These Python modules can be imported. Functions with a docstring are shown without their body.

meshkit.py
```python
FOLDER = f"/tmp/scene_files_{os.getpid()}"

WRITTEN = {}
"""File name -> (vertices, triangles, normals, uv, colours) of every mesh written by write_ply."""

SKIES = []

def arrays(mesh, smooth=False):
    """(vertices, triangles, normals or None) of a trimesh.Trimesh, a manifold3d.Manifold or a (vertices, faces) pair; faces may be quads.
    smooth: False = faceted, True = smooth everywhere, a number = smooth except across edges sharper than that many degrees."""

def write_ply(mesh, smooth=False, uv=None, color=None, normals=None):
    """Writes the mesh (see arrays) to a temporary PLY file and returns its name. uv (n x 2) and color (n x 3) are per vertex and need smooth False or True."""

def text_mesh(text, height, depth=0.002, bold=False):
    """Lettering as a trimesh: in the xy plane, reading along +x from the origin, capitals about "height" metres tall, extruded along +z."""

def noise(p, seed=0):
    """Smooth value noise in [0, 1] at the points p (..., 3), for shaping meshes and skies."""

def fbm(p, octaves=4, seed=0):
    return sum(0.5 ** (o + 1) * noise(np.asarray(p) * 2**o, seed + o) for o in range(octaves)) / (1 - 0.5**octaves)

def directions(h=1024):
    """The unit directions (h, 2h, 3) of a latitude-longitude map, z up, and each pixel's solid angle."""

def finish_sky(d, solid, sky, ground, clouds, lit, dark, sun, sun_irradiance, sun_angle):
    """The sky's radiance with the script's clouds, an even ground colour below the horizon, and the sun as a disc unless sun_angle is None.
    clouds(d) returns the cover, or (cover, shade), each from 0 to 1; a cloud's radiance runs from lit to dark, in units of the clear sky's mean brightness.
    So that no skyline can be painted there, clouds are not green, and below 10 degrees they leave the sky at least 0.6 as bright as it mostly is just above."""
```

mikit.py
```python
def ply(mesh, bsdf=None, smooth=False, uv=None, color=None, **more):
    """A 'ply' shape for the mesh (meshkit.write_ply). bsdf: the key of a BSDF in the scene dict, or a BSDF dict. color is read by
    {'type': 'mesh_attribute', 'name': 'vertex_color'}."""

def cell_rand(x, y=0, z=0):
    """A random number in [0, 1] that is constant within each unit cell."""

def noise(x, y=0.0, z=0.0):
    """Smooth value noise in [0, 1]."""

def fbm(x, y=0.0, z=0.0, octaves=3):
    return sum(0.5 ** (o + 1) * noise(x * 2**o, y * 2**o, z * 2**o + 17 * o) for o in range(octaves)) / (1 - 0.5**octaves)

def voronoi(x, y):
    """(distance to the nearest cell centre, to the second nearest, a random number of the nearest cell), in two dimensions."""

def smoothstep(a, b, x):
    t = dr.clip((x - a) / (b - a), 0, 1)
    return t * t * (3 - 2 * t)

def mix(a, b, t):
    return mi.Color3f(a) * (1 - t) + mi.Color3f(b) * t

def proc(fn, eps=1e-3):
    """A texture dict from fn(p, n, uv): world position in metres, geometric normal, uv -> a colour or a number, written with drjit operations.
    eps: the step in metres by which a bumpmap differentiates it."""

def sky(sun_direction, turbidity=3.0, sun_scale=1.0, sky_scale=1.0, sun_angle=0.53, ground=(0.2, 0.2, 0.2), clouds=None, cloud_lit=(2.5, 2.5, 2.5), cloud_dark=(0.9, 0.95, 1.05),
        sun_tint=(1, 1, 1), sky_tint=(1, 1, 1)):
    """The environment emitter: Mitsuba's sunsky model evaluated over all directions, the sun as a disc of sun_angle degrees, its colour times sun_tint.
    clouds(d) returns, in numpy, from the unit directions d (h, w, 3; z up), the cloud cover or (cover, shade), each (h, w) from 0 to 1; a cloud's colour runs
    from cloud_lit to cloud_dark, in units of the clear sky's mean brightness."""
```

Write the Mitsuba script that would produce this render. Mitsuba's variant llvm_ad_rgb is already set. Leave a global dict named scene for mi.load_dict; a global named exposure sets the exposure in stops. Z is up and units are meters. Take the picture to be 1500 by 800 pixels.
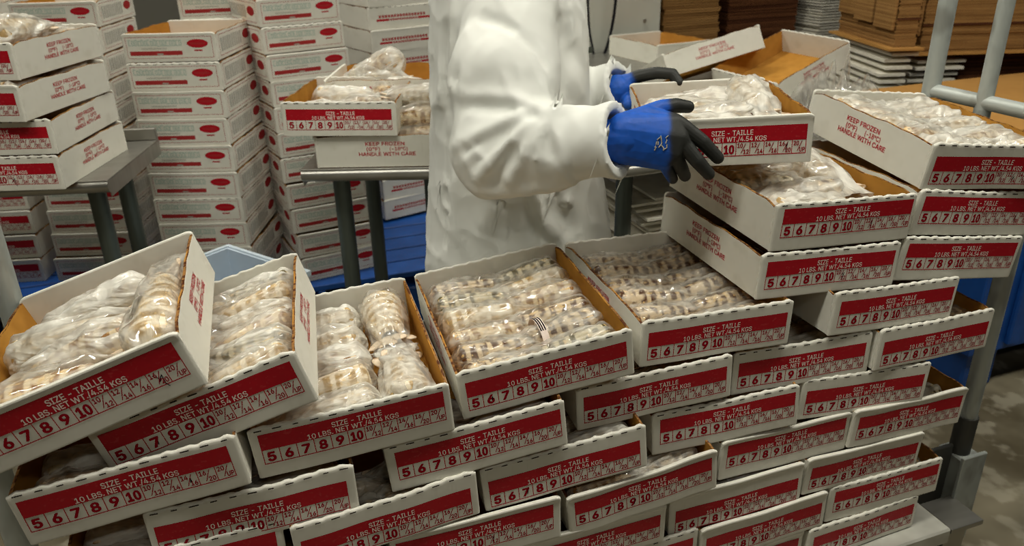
import math, random, numpy as np, trimesh, drjit as dr, mitsuba as mi, mikit, meshkit
from mikit import noise, fbm, smoothstep, mix, proc, cell_rand
T = mi.ScalarTransform4f
random.seed(7); rng = np.random.default_rng(7)
scene, labels = {}, {}

# ---------------------------------------------------------------- camera, light, exposure
R = np.array([[0.9402, -0.3399, -0.0208], [-0.1568, -0.3781, -0.9124], [0.3023, 0.8611, -0.4088]])
EYE = np.array([0.0, -0.9597, 1.4606])
cam = np.eye(4); cam[:3, 0], cam[:3, 1], cam[:3, 2], cam[:3, 3] = -R[0], -R[1], R[2], EYE
scene['camera'] = {'type': 'thinlens', 'to_world': T(cam), 'fov': 2 * math.degrees(math.atan(750 / 1154.67)), 'fov_axis': 'x',
                   'aperture_radius': 0.0024, 'focus_distance': 1.2, 'near_clip': 0.05, 'far_clip': 50.0}
exposure = 0.68
LAMP = (15.5, 15.0, 13.0)
LAMPS = [(-0.9, -0.25, 1.25, 0.30), (0.75, -0.25, 1.25, 0.30), (2.4, -0.25, 1.25, 0.30), (-0.9, 2.1, 1.25, 0.30), (0.9, 2.1, 1.25, 0.30), (0.4, -2.4, 1.0, 0.16)]

# ---------------------------------------------------------------- helpers
def numbered(key):
    k, n = key, 0
    while k in used: n += 1; k = f'{key}_{n:03d}'
    used.add(k); return k
used = set()
def tag(key, label, cat=None, group=None, kind=None):
    d = {}
    if label: d['label'] = label
    if cat: d['category'] = cat
    if group: d['group'] = group
    if kind: d['kind'] = kind
    labels[key] = d; return key
def thing(name, label, cat, group=None):
    return tag(numbered(name), label, cat, group)
def put(name, shape, parent=None, M=None, label=None):
    """One entry of the scene from a ply dict."""
    key = numbered(parent + '__' + name if parent else name)
    s = dict(shape)
    if M is not None: s['to_world'] = T(np.asarray(M, float))
    scene[key] = s
    if label: labels[key] = {'label': label}
    return key
def part(name, mesh, bsdf, parent=None, M=None, smooth=False, label=None, **kw):
    return put(name, mikit.ply(mesh, bsdf, smooth, **kw), parent, M, label)
def single(name, mesh, bsdf, label, cat, M=None, group=None, smooth=False, kind=None, **kw):
    k = put(name, mikit.ply(mesh, bsdf, smooth, **kw), None, M); tag(k, label, cat, group, kind); return k
def struct(name, mesh, bsdf, **kw):
    k = part(name, mesh, bsdf, **kw); labels[k] = {'kind': 'structure'}; return k
def pose(x, y, z, yaw=0, roll=0, pit=0):
    cz, sz, c, s, a, b = math.cos(yaw), math.sin(yaw), math.cos(roll), math.sin(roll), math.cos(pit), math.sin(pit)
    M = np.eye(4)
    M[:3, :3] = np.array([[cz, -sz, 0], [sz, cz, 0], [0, 0, 1]]) @ np.array([[c, 0, s], [0, 1, 0], [-s, 0, c]]) @ np.array([[1, 0, 0], [0, a, -b], [0, b, a]])
    M[:3, 3] = (x, y, z); return M
def box(x0, x1, y0, y1, z0, z1):
    m = trimesh.creation.box((x1 - x0, y1 - y0, z1 - z0)); m.apply_translation(((x0 + x1) / 2, (y0 + y1) / 2, (z0 + z1) / 2)); return m
def rbox(x0, x1, y0, y1, z0, z1, r=0.004):
    """A box with chamfered edges."""
    P = []
    for x in (x0, x1):
        for y in (y0, y1):
            for z in (z0, z1):
                sx, sy, sz = (r if x == x0 else -r), (r if y == y0 else -r), (r if z == z0 else -r)
                P += [(x + sx, y + sy, z), (x + sx, y, z + sz), (x, y + sy, z + sz)]
    return trimesh.convex.convex_hull(np.array(P))
def cyl(p0, p1, r, n=20):
    return trimesh.creation.cylinder(r, segment=[p0, p1], sections=n)
def tube(pts, r, n=10):
    pts = np.asarray(pts, float); rad = np.broadcast_to(r, (len(pts),))
    t = np.gradient(pts, axis=0); t /= np.linalg.norm(t, axis=1, keepdims=True) + 1e-12
    a = np.cross(t, [0.13, 0.21, 0.97]); a /= np.linalg.norm(a, axis=1, keepdims=True) + 1e-12
    b = np.cross(t, a); an = np.arange(n) * 2 * np.pi / n
    v = pts[:, None] + rad[:, None, None] * (np.cos(an)[None, :, None] * a[:, None] + np.sin(an)[None, :, None] * b[:, None])
    f = []
    for i in range(len(pts) - 1):
        for j in range(n):
            p, q = i * n + j, i * n + (j + 1) % n
            f += [(p, q, q + n), (p, q + n, p + n)]
    v = np.vstack([v.reshape(-1, 3), pts[:1], pts[-1:]]); c0, c1 = len(v) - 2, len(v) - 1; o = (len(pts) - 1) * n
    for j in range(n): f += [(c0, (j + 1) % n, j), (c1, o + j, o + (j + 1) % n)]
    return trimesh.Trimesh(v, f, process=False)
cat = trimesh.util.concatenate
def gridmesh(P):
    """Triangles over a (rows, cols, 3) grid of points."""
    r, c = P.shape[:2]; i, j = np.meshgrid(np.arange(r - 1), np.arange(c - 1), indexing='ij'); a = (i * c + j).ravel()
    return trimesh.Trimesh(P.reshape(-1, 3), np.vstack([np.c_[a, a + 1, a + c + 1], np.c_[a, a + c + 1, a + c]]), process=False)
XZ = np.array([[1, 0, 0, 0], [0, 0, -1, 0], [0, 1, 0, 0], [0, 0, 0, 1.0]])   # text plane xy -> xz, facing -y
_tx = {}
def text(s, height, bold=True, width=None, wscale=1.0):
    """Flat lettering in xz facing -y, its left bottom at the origin."""
    if (s, bold) not in _tx:
        m = meshkit.text_mesh(s, 0.01, 0.001, bold)
        top = m.face_normals[:, 2] > 0.9
        m = trimesh.Trimesh(m.vertices, m.faces[top], process=False); m.remove_unreferenced_vertices(); m.apply_transform(XZ)
        m.apply_translation((-m.bounds[0][0], 0, 0)); _tx[s, bold] = m
    m = _tx[s, bold].copy(); k = height / 0.01
    m.apply_scale((k * wscale, 1, k))
    if width: m.apply_scale((width / m.extents[0], 1, 1))
    m.vertices[:, 1] = 0
    return m
def at(m, x, z, y=0.0, cx=False):
    m = m.copy(); m.apply_translation((x - (m.bounds[1][0] / 2 if cx else 0), y, z)); return m
def rect(x0, x1, z0, z1, n=0, y=0.0):
    n = n or max(1, int(abs(x1 - x0) / 0.012))
    P = np.zeros((2, n + 1, 3)); P[:, :, 0] = np.linspace(x0, x1, n + 1); P[0, :, 2], P[1, :, 2], P[..., 1] = z0, z1, y
    return gridmesh(P)

# ---------------------------------------------------------------- materials
def two(b): return {'type': 'twosided', 'bsdf': b}
def matt(col): return two({'type': 'diffuse', 'reflectance': {'type': 'rgb', 'value': list(col)} if not isinstance(col, dict) else col})
def gloss(col, rough=0.35, metal=0.0, spec=0.5, **kw):
    return two({'type': 'principled', 'base_color': {'type': 'rgb', 'value': list(col)} if not isinstance(col, dict) else col, 'roughness': rough, 'metallic': metal, 'specular': spec, **kw})
scene['white_board'] = gloss(proc(lambda p, n, uv: mix((0.64, 0.625, 0.555), (0.54, 0.52, 0.445), smoothstep(0.5, 0.85, fbm(p.x * 22, p.y * 22, p.z * 30, 3)) * 0.55 + 0.25 * smoothstep(0.55, 0.9, fbm(p.x * 160, p.y * 90, p.z * 40, 2)))), 0.5, 0, 0.3)
scene['white_inner'] = matt(proc(lambda p, n, uv: mix((0.72, 0.69, 0.60), (0.50, 0.46, 0.36), smoothstep(0.45, 0.8, fbm(p.x * 25, p.y * 25, p.z * 30, 3)) * 0.6)))
scene['kraft'] = matt(proc(lambda p, n, uv: mix((0.50, 0.25, 0.055), (0.36, 0.165, 0.03), fbm(p.x * 40, p.y * 40, p.z * 40, 3))))
scene['kraft_edge'] = matt(proc(lambda p, n, uv: mix((0.30, 0.15, 0.05), (0.08, 0.03, 0.015), smoothstep(0.3, 0.7, noise(p.x * 260, p.y * 260, p.z * 260)))))
scene['red_ink'] = gloss(proc(lambda p, n, uv: mix((0.37, 0.003, 0.011), (0.42, 0.028, 0.035), smoothstep(0.62, 0.8, fbm(p.x * 240, p.y * 240, p.z * 240, 2)) * 0.7)), 0.5, 0, 0.3)
scene['dark_red_ink'] = matt((0.30, 0.008, 0.016))
scene['faded_red_ink'] = matt((0.34, 0.035, 0.035))
scene['white_ink'] = matt((0.78, 0.66, 0.60))
scene['pen_ink'] = matt((0.01, 0.01, 0.012))
scene['teal_ink'] = matt((0.36, 0.45, 0.39))
scene['grey_ink'] = matt((0.36, 0.35, 0.31))
scene['faint_grey_ink'] = matt((0.44, 0.43, 0.385))
scene['slot_dark'] = matt((0.035, 0.028, 0.02))
SHELL = {'brown': ((0.085, 0.032, 0.010), (0.66, 0.52, 0.34)), 'olive': ((0.085, 0.065, 0.02), (0.62, 0.54, 0.37)), 'tan': ((0.27, 0.13, 0.035), (0.72, 0.58, 0.38)), 'pale': ((0.40, 0.27, 0.12), (0.76, 0.67, 0.52))}
def shell_fn(dark, light):
    def fn(p, n, uv):
        ph = uv.x * 6.5 + 0.16 * (fbm(p.x * 90, p.y * 90, p.z * 90, 2) - 0.5)
        stripe = smoothstep(0.15, 0.55, 0.5 - 0.5 * dr.cos(ph * 6.2832)) * smoothstep(0.30, 0.52, noise(p.x * 130, p.y * 130, p.z * 130) * 0.5 + 0.5 * noise(uv.x * 9, uv.y * 14, p.x * 11))
        spot = smoothstep(0.70, 0.76, noise(p.x * 210, p.y * 210, p.z * 210))
        low = smoothstep(0.45, 0.95, 0.5 + 0.5 * dr.sin(uv.y * 6.2832))
        c = mix(light, dark, stripe)
        c = mix(c, (0.80, 0.55, 0.22), spot * 0.7)
        return mix(c, (0.72, 0.60, 0.44), low * 0.75)
    return fn
for k, (a, b) in SHELL.items(): scene['shell_' + k] = gloss(proc(shell_fn(a, b)), 0.3, 0, 0.5)
scene['fan_fin'] = gloss(proc(lambda p, n, uv: mix((0.62, 0.50, 0.36), (0.22, 0.13, 0.06), smoothstep(0.45, 0.75, fbm(p.x * 90, p.y * 90, p.z * 90, 2)))), 0.35)
def wrinkle(p, n, uv):
    a = dr.abs(noise(p.x * 70 + 40 * noise(p.y * 20, p.z * 20), p.y * 70, p.z * 70) - 0.5)
    b = dr.abs(noise(p.x * 150, p.y * 150 + 3, p.z * 150) - 0.5)
    return 0.0042 * a + 0.0016 * b
def film(lo, hi):
    f = proc(lambda p, n, uv: dr.clip(lo + (hi - lo) * smoothstep(0.28, 0.72, 0.42 * fbm(p.x * 38, p.y * 38, p.z * 38, 3) + 0.58 * fbm(uv.x * 4 + p.x * 9, uv.y * 20, p.y * 14, 3)), 0, 1))
    white = two({'type': 'bumpmap', 'arbitrary': proc(wrinkle, 1.5e-3), 'scale': 1.0, 'bsdf': {'type': 'roughplastic', 'diffuse_reflectance': {'type': 'rgb', 'value': [0.80, 0.78, 0.71]}, 'alpha': 0.13, 'int_ior': 1.55}})
    return {'type': 'blendbsdf', 'weight': f, 'a': {'type': 'thindielectric', 'int_ior': 1.5}, 'b': white}
scene['film_clear'] = film(0.0, 0.40)
scene['film_frost'] = film(0.22, 0.85)
scene['bag_clear'] = film(0.0, 0.22)
scene['steel'] = gloss(proc(lambda p, n, uv: mix((0.42, 0.41, 0.38), (0.30, 0.29, 0.26), fbm(p.x * 9, p.y * 60, p.z * 9, 3))), 0.36, 0.9)
scene['steel_leg'] = gloss((0.085, 0.10, 0.085), 0.42, 0.5)
scene['post_grey'] = gloss(proc(lambda p, n, uv: mix((0.40, 0.43, 0.41), (0.26, 0.27, 0.25), smoothstep(0.5, 0.8, fbm(p.x * 30, p.y * 30, p.z * 12, 3)))), 0.42, 0.3)
scene['sleeve_dark'] = gloss((0.05, 0.05, 0.045), 0.5, 0.3)
scene['platform_white'] = gloss(proc(lambda p, n, uv: mix((0.55, 0.55, 0.50), (0.32, 0.31, 0.27), fbm(p.x * 20, p.y * 20, p.z * 20, 3))), 0.4, 0.2)
scene['blue_plastic'] = gloss(proc(lambda p, n, uv: mix((0.009, 0.085, 0.36), (0.006, 0.045, 0.21), fbm(p.x * 14, p.y * 14, p.z * 14, 3))), 0.45)
scene['bin_milky'] = gloss((0.50, 0.58, 0.66), 0.4)
scene['black_plastic'] = gloss((0.012, 0.012, 0.012), 0.5)
scene['concrete'] = matt(proc(lambda p, n, uv: mix(mix((0.12, 0.10, 0.064), (0.25, 0.22, 0.155), smoothstep(0.3, 0.7, fbm(p.x * 6, p.y * 6, 0.3, 4))), (0.50, 0.46, 0.36), smoothstep(0.54, 0.74, fbm(p.x * 15, p.y * 15, 4.0, 4)) * 0.45)))
scene['wall_paint'] = matt(proc(lambda p, n, uv: mix((0.16, 0.155, 0.13), (0.12, 0.115, 0.10), fbm(p.x * 2, p.y * 2, p.z * 2, 3))))
scene['ceiling_paint'] = matt((0.26, 0.255, 0.23))
scene['cabinet_grey'] = gloss(proc(lambda p, n, uv: mix((0.52, 0.53, 0.48), (0.42, 0.42, 0.37), fbm(p.x * 4, p.y * 4, p.z * 2, 3))), 0.45, 0.1)
scene['board_brown'] = matt(proc(lambda p, n, uv: mix((0.36, 0.20, 0.075), (0.20, 0.10, 0.035), smoothstep(0.3, 0.75, noise(p.x * 3, p.y * 3, p.z * 210)) * 0.75 + 0.25 * fbm(p.x * 20, p.y * 20, p.z * 20, 2))))
scene['board_dark'] = matt(proc(lambda p, n, uv: mix((0.15, 0.062, 0.028), (0.07, 0.026, 0.014), smoothstep(0.3, 0.75, noise(p.x * 3, p.y * 3, p.z * 210)))))
scene['board_orange'] = matt(proc(lambda p, n, uv: mix((0.50, 0.27, 0.085), (0.40, 0.20, 0.06), fbm(p.x * 10, p.y * 10, p.z * 10, 3))))

# ---------------------------------------------------------------- room
struct('floor', box(-3.0, 6.5, -3.5, 4.6, -0.1, 0.0), 'concrete')
struct('ceiling', box(-3.0, 6.5, -3.5, 4.6, 3.2, 3.3), 'ceiling_paint')
struct('wall_back', box(-3.0, 6.5, 4.5, 4.6, 0, 3.2), 'wall_paint')
struct('wall_front', box(-3.0, 6.5, -3.5, -3.4, 0, 3.2), 'wall_paint')
struct('wall_left', box(-3.0, -2.9, -3.5, 4.6, 0, 3.2), 'wall_paint')
struct('wall_right', box(6.4, 6.5, -3.5, 4.6, 0, 3.2), 'wall_paint')
for i, (lx, ly, w, d) in enumerate(LAMPS):
    k = thing('ceiling_lamp', 'long white fluorescent ceiling lamp ' + ['left of the trolley front', 'above the trolley front', 'above the right bulk bin', 'above the left back stacks', 'above the middle back stacks', 'behind the photographer'][i], 'lamp', 'ceiling lamps')
    part('housing', cat([box(lx - w / 2 - .02, lx + w / 2 + .02, ly - d / 2 - .02, ly + d / 2 + .02, 3.12, 3.2)]), 'platform_white', k)
    dm = trimesh.Trimesh([(lx - w / 2, ly - d / 2, 3.115), (lx + w / 2, ly - d / 2, 3.115), (lx + w / 2, ly + d / 2, 3.115), (lx - w / 2, ly + d / 2, 3.115)], [(0, 2, 1), (0, 3, 2)], process=False)
    put('diffuser', {**mikit.ply(dm, 'white_ink'), 'emitter': {'type': 'area', 'radiance': {'type': 'rgb', 'value': list(LAMP)}}}, k)

# ---------------------------------------------------------------- cartons
L, D, H = 0.28, 0.3602, 0.0835
h = L / 2
VAR = [(0.0015, 0.0008, 0.0005), (-0.001, 0.0012, 0.002), (0.002, -0.001, 0.0012), (0.0006, 0.0015, 0.0032)]   # bulge, ripple, sag
def bend(v, x, z):
    a, r, _ = VAR[v]
    return -a * np.cos(np.pi * x / L) + r * np.sin(2 * np.pi * x / L * (1.4 + v * 0.3) + v) * 0.6
def bent(m, v):
    m = m.copy(); m.vertices[:, 1] += bend(v, m.vertices[:, 0], m.vertices[:, 2]); return m
def end_wall_mesh(v, notched):
    n = 58; xs = np.r_[-h, -h + 0.0015, np.linspace(-h + 0.004, h - 0.004, n), h - 0.0015, h]
    t = 0.0075; rows = []
    lip = 0.0 if notched else 0.0022
    for x in xs:
        e = 0.0022 if abs(x) > h - 0.001 else (0.0007 if abs(x) > h - 0.003 else 0)
        top = H / 2 - VAR[v][2] * math.cos(math.pi * x / L) ** 2 - (0.004 * max(0, abs(x) - h + 0.006) / 0.006) ** 1
        if notched: top += 0.0009 * math.sin(x / L * 2 * math.pi * 11 + v) + 0.0006 * math.sin(x * 900 + v * 2)
        prof = [(0.0004 + e, -H / 2), (e, -H / 2 + 0.002), (e, 0.0), (e, top - 0.012), (e - lip * 0.6, top - 0.007), (e - lip, top - 0.003), (0.0012 - lip + e * .5, top - 0.0007), (0.0037, top), (0.0062, top - 0.0008), (t, top - 0.003), (t, 0), (t - e, -H / 2)]
        b = float(bend(v, x, 0))
        rows.append([(x, y + b, z) for y, z in prof])
    P = np.array(rows); k = P.shape[1]
    P = np.concatenate([P, P[:, :1]], 1); m = gridmesh(P.transpose(1, 0, 2))
    caps = []
    for i, s in ((0, 1), (len(xs) - 1, -1)):
        pts = P[i, :k]; c = pts.mean(0); V = np.vstack([pts, c]); F = [(j, (j + 1) % k, k)[::s] for j in range(k)]
        caps.append(trimesh.Trimesh(V, F, process=False))
    m = cat([m] + caps); m.fix_normals(); return m
def slot_mesh(v):
    out = []
    for i in range(11):
        x = -h + 0.014 + i * (L - 0.028) / 10; w = 0.0050 + 0.0013 * math.sin(i * 2.3 + v)
        z = H / 2 - VAR[v][2] * math.cos(math.pi * x / L) ** 2 - 0.0038
        out.append(rect(x - w, x + w, z - 0.0011, z + 0.0008, 1))
    m = bent(cat(out), v); m.vertices[:, 1] -= 0.0006; return m
U0, U1, V0, V1 = -0.1284, 0.1292, -0.0258, 0.0238
CW, VB = (U1 - U0) / 11, V0 + 0.0228
def label_meshes(v):
    red = [rect(U0, U1, VB, V1, 24)]; lt = 0.0011
    red += [rect(U0, U1, V0 - lt, V0 + lt * .3, 24), rect(U0, U0 + lt, V0, VB), rect(U1 - lt, U1, V0, VB)]
    red += [rect(U0 + CW * i - lt / 2, U0 + CW * i + lt / 2, V0, VB) for i in range(1, 11)]
    white = [at(text('SIZE - TAILLE', 0.0086, True, 0.070), U0 + 0.098, VB + 0.0125), at(text('10 LBS. NET WT./4.54 KGS', 0.0080, True, 0.128), U0 + 0.063, VB + 0.0020)]
    dig = []
    for i, s in enumerate(['5', '6', '7', '8', '9', '10']):
        m = text(s, 0.0142, True, 0.0105 if len(s) == 1 else 0.0165)
        m = cat([at(m, a, b) for a, b in ((-.0005, 0), (.0005, 0), (0, .0004), (0, -.0004))])
        dig.append(at(m, U0 + CW * (i + 0.5), V0 + 0.0036, cx=True))
    for i, (a, b) in enumerate([('10', '12'), ('12', '14'), ('14', '16'), ('16', '20'), ('20', 'UP')]):
        x = U0 + CW * (6 + i)
        dig += [at(text(a, 0.0072, True, 0.0088), x + 0.0022, V0 + 0.0135), at(text(b, 0.0072, True, 0.0088), x + 0.0125, V0 + 0.0024)]
        dig.append(trimesh.Trimesh([(x + .0082, 0, V0 + .0035), (x + .0092, 0, V0 + .0035), (x + .0165, 0, V0 + .0205), (x + .0155, 0, V0 + .0205)], [(0, 1, 2), (0, 2, 3)], process=False))
    dig = [cat([m, at(m, 0.0003, 0.0002)]) for m in dig]
    out = []
    for ms, e in ((red, 0.0006), (white, 0.0010), (dig, 0.0008)):
        m = bent(cat(ms), v); m.vertices[:, 1] -= e; out.append(m)
    return out
def pen_mesh(cell, kind):
    x, z = U0 + CW * (cell + 0.5), V0 + 0.0115; w = 0.0006; out = []
    pts = {0: [(.003, .004), (.0015, -.003), (.0035, .001)], 1: [(.004, .005), (.002, -.005)], 2: [(-.005, .006), (.002, -.003), (-.002, -.006), (.005, .003), (.004, -.010), (.007, -.016)], 3: [(.0005, .005), (.003, .001), (.0015, -.006), (.004, .006)]}[kind]
    for (a, b), (c, d) in zip(pts[:-1], pts[1:]):
        n = np.array([d - b, a - c]); n = n / np.linalg.norm(n) * w
        out.append(trimesh.Trimesh([(x + a - n[0], 0, z + b - n[1]), (x + a + n[0], 0, z + b + n[1]), (x + c + n[0], 0, z + d + n[1]), (x + c - n[0], 0, z + d - n[1])], [(0, 1, 2), (0, 2, 3)], process=False))
    m = cat(out); m.vertices[:, 1] -= 0.0014; return m
def logo_meshes():
    """Border and bar, dark lettering blurs, oval, of the carton end with the oval logo; every word on it is too small to read."""
    x0, x1, z0, z1, b = -h + 0.011, h - 0.011, -0.031, 0.031, 0.0012
    red = [rect(x0, x1, z0, z0 + b), rect(x0, x1, z1 - b, z1), rect(x0, x0 + b, z0, z1), rect(x1 - b, x1, z0, z1)]
    bar = [rect(x0 + 0.008, x0 + 0.165, -0.022, -0.0095)]
    an = np.linspace(0, 2 * np.pi, 41)[:-1]; cx, cz = x1 - 0.044, 0.0105
    def oval(a, c): return trimesh.Trimesh(np.vstack([np.c_[cx + a * np.cos(an), 0 * an, cz + c * np.sin(an)], [[cx, 0, cz]]]), [(i, (i + 1) % 40, 40) for i in range(40)], process=False)
    ov = [oval(0.0315, 0.0125), rect(cx - 0.012, cx + 0.012, -0.0115, -0.0075)]
    white = []
    r2 = np.random.default_rng(3)
    for i in range(8):
        x = cx - 0.022 + i * 0.0056; hh = 0.0035 * (1 - ((x - cx) / 0.04) ** 2)
        white.append(rect(x, x + 0.0036, cz - hh, cz + hh * 0.8))
    teal = []
    for i in range(17):
        x = x0 + 0.008 + i * 0.0094; s = 0.0078; zt, zb = (0.022, 0.004) if i > 8 else (0.024 - 0.003 * (i % 2), 0.006)
        teal += [rect(x, x + s, zt - 0.0028, zt), rect(x, x + s, zb, zb + 0.0028), rect(x, x + 0.0022, zb, zt)]
        if i % 3: teal.append(rect(x + s - 0.0022, x + s, zb, zt))
    grey = [rect(x0 + 0.045 + i * 0.0055, x0 + 0.0488 + i * 0.0055, -0.0045, -0.0005) for i in range(14)] + [rect(x0 + 0.09, x0 + 0.108, -0.0205, -0.0165)]
    res = []
    for ms, e in ((red + bar, 0.0006), (ov, 0.0008), (white, 0.0010), (teal, 0.0006), (grey, 0.0009)):
        m = cat(ms); m.vertices[:, 1] -= e; res.append(bent(m, 0))
    return res
def bar_meshes():
    x0, x1 = -h + 0.033, h - 0.020
    a, c = rect(x0, x0 + 0.052, -0.012, -0.004), rect(x1 - 0.052, x1, -0.012, -0.004)
    b = cat([rect(x0 + 0.056 + i * 0.0098, x0 + 0.0635 + i * 0.0098, -0.0115, -0.0045) for i in range(12)] + [rect(x0 + 0.01 + i * 0.0125, x0 + 0.019 + i * 0.0125, 0.000, 0.010) for i in range(16)])
    for m in (a, b, c): m.vertices[:, 1] -= 0.0006
    return bent(a, 0), bent(b, 0), bent(c, 0)
def frozen_mesh():
    m = cat([at(text('KEEP FROZEN', 0.0090, True, 0.098), 0.012, 0.0135), at(text('(0°F)', 0.0088, True, 0.034), 0.014, 0.0005), at(text('(-18°C)', 0.0088, True, 0.045), 0.072, 0.0005), at(text('HANDLE WITH CARE', 0.0090, True, 0.142), -0.006, -0.0125)])
    m.apply_translation((-0.065, 0, 0)); return m      # faces -y; turned onto the long sides below
def side_meshes():
    """Print on the long side of the carton with the oval logo."""
    b = 0.0013; x0, x1 = -0.155, 0.155
    red = [rect(x0, x1, -0.031, -0.031 + b), rect(x0, x1, 0.031 - b, 0.031), rect(x0, x0 + b, -0.031, 0.031), rect(x1 - b, x1, -0.031, 0.031)]
    an = np.linspace(0, 2 * np.pi, 25)[:-1]
    red.append(trimesh.Trimesh(np.vstack([np.c_[0.105 + 0.036 * np.cos(an), 0 * an, 0.004 + 0.015 * np.sin(an)], [[0.105, 0, 0.004]]]), [(i, (i + 1) % 24, 24) for i in range(24)], process=False))
    grey = [rect(-0.14 + i * 0.02, -0.126 + i * 0.02, -0.02, 0.02) for i in range(10)]
    return cat(red), cat(grey)
RT = np.array([[0, -1, 0, 0], [1, 0, 0, 0], [0, 0, 1, 0], [0, 0, 0, 1.0]])       # facing -y -> facing +x
LT = np.array([[0, 1, 0, 0], [-1, 0, 0, 0], [0, 0, 1, 0], [0, 0, 0, 1.0]])       # facing -y -> facing -x
def side_mats(sx):
    M = (RT if sx > 0 else LT).copy(); M[0, 3] = sx * (h + 0.0006); M[1, 3] = D / 2; return M
PLY = {}
def ply(key, fn, bsdf, smooth=False):
    if key not in PLY: PLY[key] = mikit.ply(fn(), bsdf, smooth)
    return PLY[key]
def wavy_wall(x0, x1, z1, seed):
    """A long side wall with a slightly uneven top edge."""
    n = 26; y = np.linspace(0.006, D - 0.006, n); r2 = np.random.default_rng(seed); ph = r2.uniform(0, 6, 3)
    top = z1 + 0.0012 * np.sin(y * 40 + ph[0]) + 0.0008 * np.sin(y * 95 + ph[1]) - 0.0055 * np.clip(1 - np.minimum(y, D - y) / 0.03, 0, 1)
    P = np.array([[(x0, a, -H / 2 + 0.001), (x1, a, -H / 2 + 0.001), (x1, a, t), (x0, a, t), (x0, a, -H / 2 + 0.001)] for a, t in zip(y, top)])
    m = gridmesh(P); c = [trimesh.Trimesh(P[i, :4], [(0, 1, 2), (0, 2, 3)], process=False) for i in (0, -1)]
    m = cat([m] + c); m.fix_normals(); return m
def edge_strip(x0, x1, z1, seed):
    n = 26; y = np.linspace(0.007, D - 0.007, n); r2 = np.random.default_rng(seed); ph = r2.uniform(0, 6, 3)
    top = z1 + 0.0012 * np.sin(y * 40 + ph[0]) + 0.0008 * np.sin(y * 95 + ph[1]) + 0.0004 * np.sin(y * 410) - 0.0055 * np.clip(1 - np.minimum(y, D - y) / 0.03, 0, 1)
    m = gridmesh(np.array([[(x0, a, t - .0012), (x0, a, t), (x1, a, t), (x1, a, t - .0012)] for a, t in zip(y, top)])); return m
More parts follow.
